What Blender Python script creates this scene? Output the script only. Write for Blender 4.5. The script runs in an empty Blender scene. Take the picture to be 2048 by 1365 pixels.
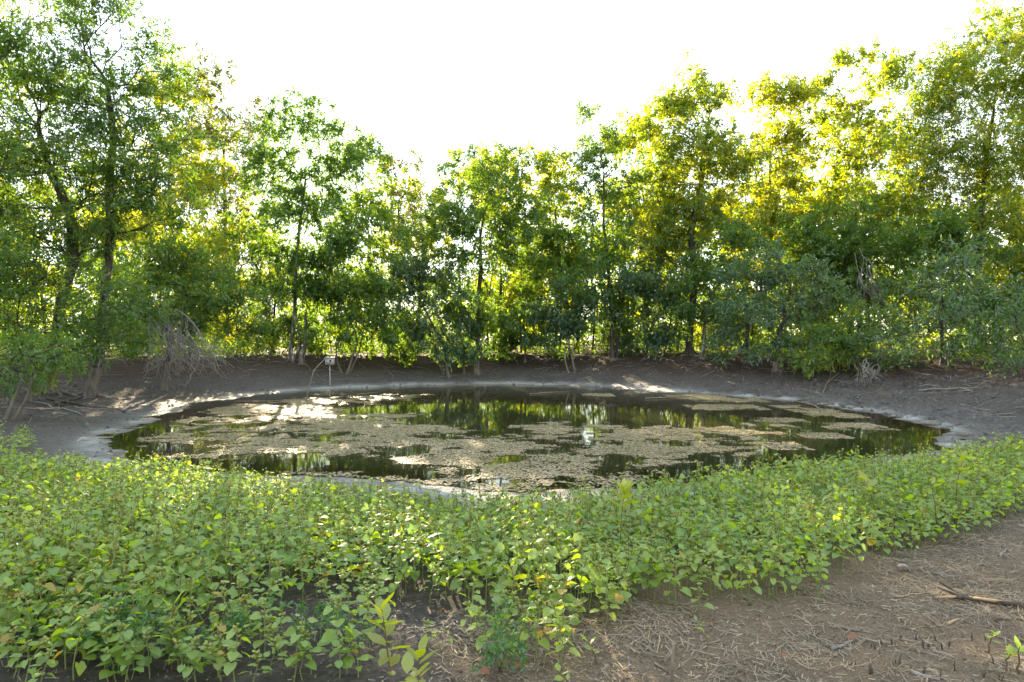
import bpy, math
import numpy as np
from mathutils import Matrix, Vector, Euler

R = math.radians
scene = bpy.context.scene
COL = scene.collection

# ------------------------------------------------------------------ camera
F = 1365.0                 # focal length in pixels of the 2048 x 1365 photograph
CX, CY = 1024.0, 683.0
EYE = 2.2                  # eye height above the pond's surface (z = 0)
cam_d = bpy.data.cameras.new('camera')
cam = bpy.data.objects.new('camera', cam_d)
COL.objects.link(cam)
cam.location = (0, 0, EYE)
cam.rotation_euler = (R(90), 0, 0)
cam_d.sensor_width = 36.0
cam_d.lens = 24.0
cam_d.clip_start = 0.05
cam_d.clip_end = 3000
scene.camera = cam

# ------------------------------------------------------------------ light
SUN_AZ, SUN_EL = R(-15.6), R(14.6)
w = bpy.data.worlds.new('World')
scene.world = w
w.use_nodes = True
nt = w.node_tree
nt.nodes.clear()
sky = nt.nodes.new('ShaderNodeTexSky')
sky.sky_type = 'NISHITA'
sky.sun_disc = False
sky.sun_elevation = SUN_EL
sky.sun_rotation = SUN_AZ
sky.air_density = 1.3
sky.dust_density = 0.0
sky.ozone_density = 1.0
bg = nt.nodes.new('ShaderNodeBackground')
bg.inputs['Strength'].default_value = 0.15
wo = nt.nodes.new('ShaderNodeOutputWorld')
hs = nt.nodes.new('ShaderNodeHueSaturation')
hs.inputs['Saturation'].default_value = 1.6
sky_gamma = nt.nodes.new('ShaderNodeGamma')      # gamma added to flatten the sky's brightness and strengthen its fill light
sky_gamma.inputs['Gamma'].default_value = 0.2
nt.links.new(sky.outputs[0], sky_gamma.inputs['Color'])
nt.links.new(sky_gamma.outputs[0], hs.inputs['Color'])
nt.links.new(hs.outputs[0], bg.inputs['Color'])
nt.links.new(bg.outputs[0], wo.inputs['Surface'])

sun_d = bpy.data.lights.new('sun', 'SUN')
sun_d.energy = 3.0
sun_d.angle = R(0.55)
sun_d.color = (1.0, 0.80, 0.52)
sun = bpy.data.objects.new('sun', sun_d)
COL.objects.link(sun)
sdir = Vector((math.sin(SUN_AZ) * math.cos(SUN_EL), math.cos(SUN_AZ) * math.cos(SUN_EL), math.sin(SUN_EL)))
sun.rotation_euler = sdir.to_track_quat('Z', 'Y').to_euler()

vs = scene.view_settings
vs.view_transform = 'Standard'
vs.look = 'None'
vs.exposure = 3.7
vs.gamma = 1.0
vs.use_curve_mapping = False
scene.cycles.use_denoising = True
scene.cycles.max_bounces = 6
scene.cycles.diffuse_bounces = 3
scene.cycles.glossy_bounces = 3
scene.cycles.transmission_bounces = 4
scene.cycles.transparent_max_bounces = 6
scene.cycles.sample_clamp_indirect = 8.0
scene.cycles.caustics_reflective = False
scene.cycles.caustics_refractive = False

# ------------------------------------------------------------------ helpers: noise, meshes
def _h(ix, iy, seed):
    n = (ix.astype(np.int64) * 374761393 + iy.astype(np.int64) * 668265263 + seed * 974711) & 0x7fffffff
    n = ((n ^ (n >> 13)) * 1274126177) & 0x7fffffff
    n = n ^ (n >> 16)
    return (n & 0xffff) / 65535.0

def vnoise(x, y, seed=0):
    x = np.asarray(x, float); y = np.asarray(y, float)
    ix = np.floor(x); iy = np.floor(y)
    fx = x - ix; fy = y - iy
    fx = fx * fx * (3 - 2 * fx); fy = fy * fy * (3 - 2 * fy)
    a = _h(ix, iy, seed); b = _h(ix + 1, iy, seed); c = _h(ix, iy + 1, seed); d = _h(ix + 1, iy + 1, seed)
    return a + (b - a) * fx + (c - a) * fy + (a - b - c + d) * fx * fy

def fbm(x, y, seed=0, oct=4):
    s = 0; a = 0.5; t = 0
    for k in range(oct):
        s = s + a * vnoise(x, y, seed + k * 17); t += a
        x = x * 2.03 + 3.1; y = y * 2.03 + 1.7; a *= 0.5
    return s / t

def sstep(a, b, x):
    t = np.clip((x - a) / (b - a), 0, 1)
    return t * t * (3 - 2 * t)

def np_mesh(name, verts, quads=None, tris=None, smooth=False):
    me = bpy.data.meshes.new(name)
    verts = np.asarray(verts, np.float32)
    q = np.zeros((0, 4), np.int32) if quads is None else np.asarray(quads, np.int32).reshape(-1, 4)
    t = np.zeros((0, 3), np.int32) if tris is None else np.asarray(tris, np.int32).reshape(-1, 3)
    me.vertices.add(len(verts)); me.vertices.foreach_set('co', verts.ravel())
    nl = q.size + t.size
    me.loops.add(nl)
    me.loops.foreach_set('vertex_index', np.concatenate([q.ravel(), t.ravel()]).astype(np.int32))
    me.polygons.add(len(q) + len(t))
    ls = np.concatenate([np.arange(len(q)) * 4, q.size + np.arange(len(t)) * 3]).astype(np.int32)
    me.polygons.foreach_set('loop_start', ls)
    if smooth:
        me.polygons.foreach_set('use_smooth', np.ones(len(q) + len(t), bool))
    me.update(calc_edges=True)
    return me

def obj(name, me, mat=None, parent=None):
    o = bpy.data.objects.new(name, me)
    COL.objects.link(o)
    if mat is not None and len(me.materials) == 0:
        me.materials.append(mat)
    if parent is not None:
        o.parent = parent
    return o

def tag(o, label=None, cat=None, group=None, kind=None):
    if label: o['label'] = label
    if cat: o['category'] = cat
    if group: o['group'] = group
    if kind: o['kind'] = kind
    return o

def empty(name, loc=(0, 0, 0), rz=0.0):
    o = bpy.data.objects.new(name, None)
    COL.objects.link(o)
    o.location = loc
    o.rotation_euler = (0, 0, rz)
    o.empty_display_size = 0.1
    return o

class MB:
    """collects vertices and faces"""
    def __init__(self):
        self.v = []; self.q = []; self.t = []; self.n = 0
    def add(self, v, q=None, t=None):
        v = np.asarray(v, float)
        if q is not None and len(q): self.q.append(np.asarray(q) + self.n)
        if t is not None and len(t): self.t.append(np.asarray(t) + self.n)
        self.v.append(v); self.n += len(v)
    def tube(self, pts, radii, k=6, cap=True):
        pts = np.asarray(pts, float); m = len(pts)
        radii = np.asarray(radii, float) if np.ndim(radii) else np.full(m, radii)
        tan = np.gradient(pts, axis=0)
        tan /= np.linalg.norm(tan, axis=1, keepdims=True) + 1e-9
        ref = np.array([0.31, 0.17, 0.93]) if abs(tan[0][2]) < 0.9 else np.array([0.93, 0.2, 0.1])
        u = np.cross(tan, ref); u /= np.linalg.norm(u, axis=1, keepdims=True) + 1e-9
        v = np.cross(tan, u)
        a = np.arange(k) / k * 2 * math.pi
        ring = (np.cos(a)[None, :, None] * u[:, None, :] + np.sin(a)[None, :, None] * v[:, None, :]) * radii[:, None, None] + pts[:, None, :]
        vv = ring.reshape(-1, 3)
        i = np.arange(m - 1)[:, None] * k + np.arange(k)[None, :]
        j = np.arange(m - 1)[:, None] * k + (np.arange(k)[None, :] + 1) % k
        q = np.stack([i, j, j + k, i + k], -1).reshape(-1, 4)
        t = []
        if cap:
            vv = np.vstack([vv, pts[0], pts[-1]])
            for s in range(k):
                t.append((m * k, (s + 1) % k, s)); t.append((m * k + 1, (m - 1) * k + s, (m - 1) * k + (s + 1) % k))
        self.add(vv, q, t)
    def mesh(self, name, smooth=True):
        v = np.vstack(self.v)
        q = np.vstack(self.q) if self.q else None
        t = np.vstack(self.t) if self.t else None
        return np_mesh(name, v, q, t, smooth)

def box_mesh(name, sx, sy, sz, z0=0.0):
    v = [(x * sx / 2, y * sy / 2, z0 + z * sz) for z in (0, 1) for y in (-1, 1) for x in (-1, 1)]
    q = [(0, 2, 3, 1), (4, 5, 7, 6), (0, 1, 5, 4), (2, 6, 7, 3), (0, 4, 6, 2), (1, 3, 7, 5)]
    return np_mesh(name, v, q)

# ------------------------------------------------------------------ materials
def new_mat(name):
    m = bpy.data.materials.new(name)
    m.use_nodes = True
    n = m.node_tree.nodes; n.clear()
    out = n.new('ShaderNodeOutputMaterial')
    return m, n, m.node_tree.links, out

def ramp(n, stops):
    r = n.new('ShaderNodeValToRGB')
    el = r.color_ramp.elements
    while len(el) < len(stops): el.new(0.5)
    for e, (p, c) in zip(el, stops):
        e.position = p; e.color = (*c, 1)
    return r

def leaf_mat(name, stops, trans_gain=(3.0, 2.5, 0.5), trans=0.5, gloss=0.035, rough=0.5, clump=1.2):
    """leaf: diffuse + translucent + a little sheen; the hue varies per leaf, per clump and per plant"""
    m, n, L, out = new_mat(name)
    geo = n.new('ShaderNodeNewGeometry')
    oi = n.new('ShaderNodeObjectInfo')
    nz = n.new('ShaderNodeTexNoise'); nz.inputs['Scale'].default_value = clump; nz.inputs['Detail'].default_value = 1.0
    L.new(geo.outputs['Position'], nz.inputs['Vector'])
    a = n.new('ShaderNodeMath'); a.operation = 'MULTIPLY_ADD'; a.inputs[1].default_value = 0.5
    L.new(geo.outputs['Random Per Island'], a.inputs[0])
    b = n.new('ShaderNodeMath'); b.operation = 'MULTIPLY_ADD'; b.inputs[1].default_value = 0.9; b.inputs[2].default_value = -0.32
    L.new(nz.outputs['Fac'], b.inputs[0]); L.new(b.outputs[0], a.inputs[2])
    c = n.new('ShaderNodeMath'); c.operation = 'MULTIPLY_ADD'; c.inputs[1].default_value = 0.18
    L.new(oi.outputs['Random'], c.inputs[0]); L.new(a.outputs[0], c.inputs[2])
    r = ramp(n, stops); L.new(c.outputs[0], r.inputs[0])
    g = n.new('ShaderNodeMix'); g.data_type = 'RGBA'; g.blend_type = 'MULTIPLY'; g.inputs[0].default_value = 1.0; g.clamp_result = False
    L.new(r.outputs[0], g.inputs['A']); g.inputs['B'].default_value = (*trans_gain, 1)
    d = n.new('ShaderNodeBsdfDiffuse'); L.new(r.outputs[0], d.inputs['Color'])
    t = n.new('ShaderNodeBsdfTranslucent'); L.new(g.outputs['Result'], t.inputs['Color'])
    mx = n.new('ShaderNodeMixShader'); mx.inputs[0].default_value = trans
    L.new(d.outputs[0], mx.inputs[1]); L.new(t.outputs[0], mx.inputs[2])
    gl = n.new('ShaderNodeBsdfGlossy'); gl.inputs['Roughness'].default_value = rough
    gl.inputs['Color'].default_value = (0.9, 0.95, 1, 1)
    m2 = n.new('ShaderNodeMixShader'); m2.inputs[0].default_value = gloss
    L.new(mx.outputs[0], m2.inputs[1]); L.new(gl.outputs[0], m2.inputs[2])
    L.new(m2.outputs[0], out.inputs['Surface'])
    return m

def simple_mat(name, c1, c2, scale=8.0, rough=0.85, bump=0.4, stretch=(1, 1, 1), spec=0.3, dist=0.02):
    m, n, L, out = new_mat(name)
    tc = n.new('ShaderNodeTexCoord')
    mp = n.new('ShaderNodeMapping'); mp.inputs['Scale'].default_value = stretch
    L.new(tc.outputs['Object'], mp.inputs['Vector'])
    nz = n.new('ShaderNodeTexNoise'); nz.inputs['Scale'].default_value = scale; nz.inputs['Detail'].default_value = 6
    L.new(mp.outputs[0], nz.inputs['Vector'])
    r = ramp(n, [(0.3, c1), (0.7, c2)]); L.new(nz.outputs['Fac'], r.inputs[0])
    p = n.new('ShaderNodeBsdfPrincipled'); p.inputs['Roughness'].default_value = rough
    p.inputs['Specular IOR Level'].default_value = spec
    L.new(r.outputs[0], p.inputs['Base Color'])
    bp = n.new('ShaderNodeBump'); bp.inputs['Strength'].default_value = bump; bp.inputs['Distance'].default_value = dist
    L.new(nz.outputs['Fac'], bp.inputs['Height']); L.new(bp.outputs[0], p.inputs['Normal'])
    L.new(p.outputs[0], out.inputs['Surface'])
    return m

def bark_mat(name, dark, mid, pale, pale_amt=0.62):
    """bark with lichen flecks; dried pond mud up to the high-water mark"""
    m, n, L, out = new_mat(name)
    geo = n.new('ShaderNodeNewGeometry')
    mp = n.new('ShaderNodeMapping'); mp.inputs['Scale'].default_value = (9, 9, 2.2)
    L.new(geo.outputs['Position'], mp.inputs['Vector'])
    nz = n.new('ShaderNodeTexNoise'); nz.inputs['Scale'].default_value = 1.0; nz.inputs['Detail'].default_value = 5
    L.new(mp.outputs[0], nz.inputs['Vector'])
    r = ramp(n, [(0.35, dark), (0.55, mid), (pale_amt, mid), (pale_amt + 0.06, pale)]); L.new(nz.outputs['Fac'], r.inputs[0])
    sp = n.new('ShaderNodeSeparateXYZ'); L.new(geo.outputs['Position'], sp.inputs[0])
    z = n.new('ShaderNodeMath'); z.operation = 'MULTIPLY_ADD'; z.inputs[1].default_value = 0.16
    L.new(nz.outputs['Fac'], z.inputs[0]); L.new(sp.outputs['Z'], z.inputs[2])
    mr = n.new('ShaderNodeMapRange'); mr.inputs['From Min'].default_value = 1.34; mr.inputs['From Max'].default_value = 1.42
    L.new(z.outputs[0], mr.inputs['Value'])
    mud = ramp(n, [(0.3, (0.09, 0.075, 0.062)), (0.7, (0.19, 0.16, 0.132))]); L.new(nz.outputs['Fac'], mud.inputs[0])
    mx = n.new('ShaderNodeMix'); mx.data_type = 'RGBA'
    L.new(mr.outputs[0], mx.inputs[0]); L.new(mud.outputs[0], mx.inputs['A']); L.new(r.outputs[0], mx.inputs['B'])
    p = n.new('ShaderNodeBsdfPrincipled'); p.inputs['Roughness'].default_value = 0.9; p.inputs['Specular IOR Level'].default_value = 0.2
    L.new(mx.outputs['Result'], p.inputs['Base Color'])
    bp = n.new('ShaderNodeBump'); bp.inputs['Strength'].default_value = 0.7; bp.inputs['Distance'].default_value = 0.03
    L.new(nz.outputs['Fac'], bp.inputs['Height']); L.new(bp.outputs[0], p.inputs['Normal'])
    L.new(p.outputs[0], out.inputs['Surface'])
    return m

M = {}
M['bark'] = bark_mat('bark', (0.03, 0.026, 0.022), (0.075, 0.064, 0.052), (0.28, 0.27, 0.24))
M['bark_pale'] = bark_mat('pale_bark', (0.06, 0.052, 0.045), (0.15, 0.135, 0.11), (0.36, 0.35, 0.32), 0.54)
G1, G2, G3, G4, Y1, OR = (0.042, 0.092, 0.024), (0.058, 0.125, 0.03), (0.085, 0.155, 0.032), (0.12, 0.175, 0.03), (0.24, 0.21, 0.025), (0.24, 0.13, 0.025)
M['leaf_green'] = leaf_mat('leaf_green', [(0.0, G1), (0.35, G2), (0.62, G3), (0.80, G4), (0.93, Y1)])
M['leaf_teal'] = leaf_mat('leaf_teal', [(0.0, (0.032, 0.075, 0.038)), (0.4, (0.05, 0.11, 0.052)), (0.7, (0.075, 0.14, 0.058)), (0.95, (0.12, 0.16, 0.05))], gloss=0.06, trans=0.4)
M['leaf_gold'] = leaf_mat('leaf_gold', [(0.0, G2), (0.25, G3), (0.5, (0.15, 0.195, 0.026)), (0.8, (0.22, 0.24, 0.024)), (0.97, (0.28, 0.22, 0.025))], trans=0.58, trans_gain=(2.95, 2.5, 0.3))  # leaf yellows with the low sun's gold light worked into the colour
M['leaf_brown'] = leaf_mat('leaf_brown', [(0.0, (0.06, 0.08, 0.026)), (0.4, (0.085, 0.105, 0.03)), (0.7, (0.12, 0.12, 0.03)), (0.95, (0.19, 0.13, 0.035))], trans=0.4, trans_gain=(2.2, 2.2, 0.5))
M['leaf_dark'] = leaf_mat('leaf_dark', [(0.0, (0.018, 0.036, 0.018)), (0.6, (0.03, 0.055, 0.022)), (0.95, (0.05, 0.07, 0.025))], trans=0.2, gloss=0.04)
M['leaf_weed'] = leaf_mat('leaf_weed', [(0.0, (0.13, 0.225, 0.045)), (0.4, (0.175, 0.27, 0.045)), (0.75, (0.23, 0.30, 0.04)), (0.96, (0.30, 0.32, 0.035))],
                          trans_gain=(2.6, 2.4, 0.4), trans=0.52, gloss=0.05, rough=0.5, clump=2.5)
M['leaf_yellowed'] = leaf_mat('leaf_yellowed', [(0.0, (0.26, 0.22, 0.03)), (0.5, (0.33, 0.25, 0.03)), (0.9, (0.32, 0.19, 0.05))], trans_gain=(1.4, 1.3, 0.6))
M['leaf_sapling'] = leaf_mat('leaf_sapling', [(0.0, (0.16, 0.22, 0.02)), (0.5, (0.21, 0.25, 0.02)), (0.9, (0.27, 0.26, 0.02))], trans_gain=(2.2, 2.1, 0.3), trans=0.55, gloss=0.06)
M['leaf_vine'] = leaf_mat('leaf_vine', [(0.0, (0.03, 0.09, 0.025)), (0.5, (0.045, 0.12, 0.03)), (0.9, (0.07, 0.15, 0.035))], gloss=0.05)
M['burr'] = leaf_mat('burr_green', [(0.0, (0.17, 0.22, 0.05)), (0.5, (0.22, 0.26, 0.06)), (0.9, (0.28, 0.27, 0.08))], gloss=0.03, trans=0.3)
M['stem'] = simple_mat('weed_stem', (0.13, 0.17, 0.05), (0.2, 0.2, 0.07), 20, 0.6, 0.1)
M['stem_brown'] = simple_mat('sapling_stem', (0.09, 0.06, 0.035), (0.16, 0.11, 0.06), 20, 0.7, 0.1)
M['dead_leaf'] = leaf_mat('dead_leaf', [(0.0, (0.14, 0.055, 0.025)), (0.5, (0.22, 0.08, 0.03)), (0.9, (0.2, 0.12, 0.06))], trans_gain=(1.2, 1.0, 0.8), trans=0.2, gloss=0.03, clump=6)
M['straw'] = leaf_mat('straw', [(0.0, (0.13, 0.10, 0.07)), (0.4, (0.22, 0.175, 0.12)), (0.7, (0.30, 0.245, 0.17)), (0.95, (0.34, 0.25, 0.15))], trans=0.12, trans_gain=(1, 1, 1), gloss=0.03, clump=3)
M['dead_wood'] = simple_mat('dead_wood', (0.10, 0.075, 0.055), (0.22, 0.17, 0.125), 14, 0.85, 0.5, (1, 1, 1))
M['grey_wood'] = simple_mat('grey_wood', (0.12, 0.105, 0.095), (0.27, 0.245, 0.22), 14, 0.85, 0.4)
M['dark_wood'] = simple_mat('dark_wood', (0.035, 0.027, 0.022), (0.10, 0.075, 0.055), 14, 0.8, 0.5)
M['heart_wood'] = simple_mat('split_wood', (0.30, 0.19, 0.10), (0.42, 0.29, 0.17), 30, 0.8, 0.4)
M['box_wood'] = simple_mat('weathered_board', (0.30, 0.285, 0.27), (0.46, 0.44, 0.42), 6, 0.8, 0.2, (1, 1, 6))
M['hole'] = simple_mat('hole_shade', (0.01, 0.009, 0.008), (0.02, 0.018, 0.016), 6, 0.9, 0.1)
M['pole'] = simple_mat('galvanised_pole', (0.33, 0.33, 0.33), (0.46, 0.46, 0.45), 12, 0.5, 0.1)
M['fruit'] = simple_mat('papery_fruit', (0.30, 0.24, 0.06), (0.42, 0.17, 0.08), 25, 0.6, 0.1)

# ------------------------------------------------------------------ the lie of the land
def on_water(px, py):
    d = EYE * F / (py - CY)
    return ((px - CX) / F * d, d)

SHORE_PX = [(222, 884), (252, 868), (300, 852), (330, 836), (352, 826), (400, 809), (460, 799), (560, 788), (660, 780), (760, 775.5), (860, 772),
            (960, 770), (1060, 771), (1150, 773.5), (1250, 778), (1350, 784), (1450, 791), (1540, 799), (1640, 812), (1720, 824),
            (1800, 840), (1856, 853), (1895, 868), (1875, 884), (1800, 903), (1680, 926), (1560, 947), (1400, 970), (1260, 981), (1120, 983),
            (980, 981), (850, 972), (720, 963), (600, 955), (480, 949), (360, 944), (290, 936), (262, 918), (240, 900)]
SH = np.array([on_water(*p) for p in SHORE_PX])
# finer shoreline with small coves
def refine(P, n=6):
    out = []
    m = len(P)
    for i in range(m):
        p0, p1, p2, p3 = P[i - 1], P[i], P[(i + 1) % m], P[(i + 2) % m]
        for k in range(n):
            t = k / n
            out.append(0.5 * ((2 * p1) + (p2 - p0) * t + (2 * p0 - 5 * p1 + 4 * p2 - p3) * t * t + (-p0 + 3 * p1 - 3 * p2 + p3) * t ** 3))
    return np.array(out)
SHF = refine(SH, 5)
_n = np.arange(len(SHF)); _c = SHF.mean(0)
_w = (fbm(SHF[:, 0] * 0.9, SHF[:, 1] * 0.9, 71, 3) - 0.5)[:, None] * 1.1
SHF = SHF + (SHF - _c) / np.linalg.norm(SHF - _c, axis=1, keepdims=True) * _w * np.where(SHF[:, 1:] > 25, 1.2, 0.7)

def poly_dist(x, y, P):
    """signed distance to polygon, negative inside"""
    x = np.asarray(x, float).ravel(); y = np.asarray(y, float).ravel()
    best = np.full(x.shape, 1e9); inside = np.zeros(x.shape, bool)
    m = len(P)
    for i in range(m):
        ax, ay = P[i]; bx, by = P[(i + 1) % m]
        dx, dy = bx - ax, by - ay
        t = np.clip(((x - ax) * dx + (y - ay) * dy) / (dx * dx + dy * dy + 1e-12), 0, 1)
        best = np.minimum(best, (x - ax - t * dx) ** 2 + (y - ay - t * dy) ** 2)
        if ay != by:
            c = ((ay > y) != (by > y)) & (x < (bx - ax) * (y - ay) / (by - ay) + ax)
            inside ^= c
    return np.sqrt(best) * np.where(inside, -1, 1)

def land(x, y, full=False):
    x = np.asarray(x, float); y = np.asarray(y, float); shp = x.shape
    s = poly_dist(x, y, SHF).reshape(shp)
    near = 1 - sstep(9.5, 17.0, y + 0.12 * np.abs(x))
    far = sstep(24, 32, y)
    S = 9.5 + (4.6 - 9.5) * far
    p = 1.45 + (1.15 - 1.45) * far
    t = np.clip(s / S, 0, 1)
    bank = 1.40 * t ** p
    bank = bank + 0.012 * np.clip(s - S, 0, 40)
    front = 0.035 + 0.058 * np.clip(s, 0, 12)
    front = np.where(s < 0.8, front * np.clip(s / 0.8, 0, 1), front)
    out = bank * (1 - near) + front * near
    h = np.where(s > 0, out, -np.minimum(0.55, 0.085 * -s - 0.0))
    # relief
    wob = (fbm(x * 0.35, y * 0.35, 5, 3) - 0.5) * 0.18 * sstep(1.5, 6, s)
    lump = (fbm(x * 1.7, y * 1.7, 9, 3) - 0.5) * 0.10 * sstep(0.2, 2.0, s)
    churn = (fbm(x * 4.5, y * 4.5, 21, 3) - 0.5)
    mud_amt = sstep(-0.2, 0.8, s) * (1 - sstep(5, 9, s)) * (0.6 + 0.9 * sstep(6, 11, x) * (1 - near))
    h = h + wob + lump + churn * 0.24 * mud_amt * (0.35 + 0.65 * (1 - near)) + churn * 0.03 * near * (s > 0.5)
    # small coves: the rim wanders a few centimetres up and down
    h = h + (fbm(x * 0.9, y * 0.9, 33, 3) - 0.5) * 0.05 * np.exp(-(s / 0.8) ** 2)
    if full: return h, s, near, far
    return h

_gx0, _gy0, _gs = -48.0, -4.0, 0.1
_HX, _HY = np.meshgrid(np.arange(_gx0, 48, _gs), np.arange(_gy0, 66, _gs))
_HG = land(_HX, _HY)
def hz(x, y):
    # height of the ground read off a 10 cm grid
    fx = np.clip((np.asarray(x, float) - _gx0) / _gs, 0, _HG.shape[1] - 1.001); fy = np.clip((np.asarray(y, float) - _gy0) / _gs, 0, _HG.shape[0] - 1.001)
    i = fx.astype(int); j = fy.astype(int); u = fx - i; v = fy - j
    return _HG[j, i] * (1 - u) * (1 - v) + _HG[j, i + 1] * u * (1 - v) + _HG[j + 1, i] * (1 - u) * v + _HG[j + 1, i + 1] * u * v
def gz(x, y):
    return float(hz(x, y))

def at(px, py, d):
    """a point of the place at depth d that the photograph shows at (px, py)"""
    return np.array([(px - CX) / F * d, d, EYE - (py - CY) / F * d])

def ground_px(px, py):
    d = 1.6 * F / (py - CY)
    for _ in range(14):
        x = (px - CX) / F * d
        dn = (EYE - gz(x, d)) * F / (py - CY)
        d = 0.5 * d + 0.5 * dn
    return ((px - CX) / F * d, d, gz((px - CX) / F * d, d))

def axis2(knots, lo, hi):
    a = [knots[0][0]]
    for (e, st_) in knots[1:]:
        while a[-1] < e - 1e-6: a.append(a[-1] + st_)
    s = 0.3
    while a[-1] < hi: s = min(s * 1.18, 40); a.append(a[-1] + s)
    b = [a[0]]; s = 0.2
    while b[-1] > lo: s = min(s * 1.18, 40); b.append(b[-1] - s)
    return np.array(b[:0:-1] + a)
gx = axis2([(-25, 0), (-5, 0.24), (5, 0.09), (25, 0.24)], -420, 420)
gy = axis2([(2, 0), (10.5, 0.08), (42, 0.2)], -90, 700)
XX, YY = np.meshgrid(gx, gy)
HH, SS, NEAR, FAR = land(XX, YY, True)
nx, ny = len(gx), len(gy)
idx = np.arange(nx * ny).reshape(ny, nx)
quads = np.stack([idx[:-1, :-1], idx[:-1, 1:], idx[1:, 1:], idx[1:, :-1]], -1).reshape(-1, 4)
gme = np_mesh('ground', np.stack([XX, YY, HH], -1).reshape(-1, 3), quads, smooth=True)
zone = np.zeros((ny * nx, 4), np.float32)
jit = fbm(XX * 0.8, YY * 0.8, 41, 3)
brk = sstep(0.36, 0.62, fbm(XX * 1.3, YY * 1.3, 43, 4))
pale = (0.35 + 0.8 * brk) * np.exp(-((SS - 0.25) / (0.3 + 0.6 * NEAR)) ** 2) * (0.5 + jit) + 0.35 * (SS > -0.5) * np.exp(-np.clip(SS, 0, 9) / 1.6) * jit
litter = sstep(0.45, 1.0, HH + 0.5 * (jit - 0.5)) * (1 - NEAR)
straw = sstep(0.30, 0.62, fbm(XX * 0.7, YY * 0.7, 51, 3) + 0.10 * (XX - 1.2)) * NEAR * sstep(3.0, 5.0, SS)
meadow = sstep(50, 62, YY + 0.3 * np.abs(XX))
zone[:, 0] = np.clip(pale, 0, 1).ravel(); zone[:, 1] = litter.ravel(); zone[:, 2] = straw.ravel(); zone[:, 3] = meadow.ravel()
att = gme.attributes.new('zone', 'FLOAT_COLOR', 'POINT')
att.data.foreach_set('color', zone.ravel())

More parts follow.
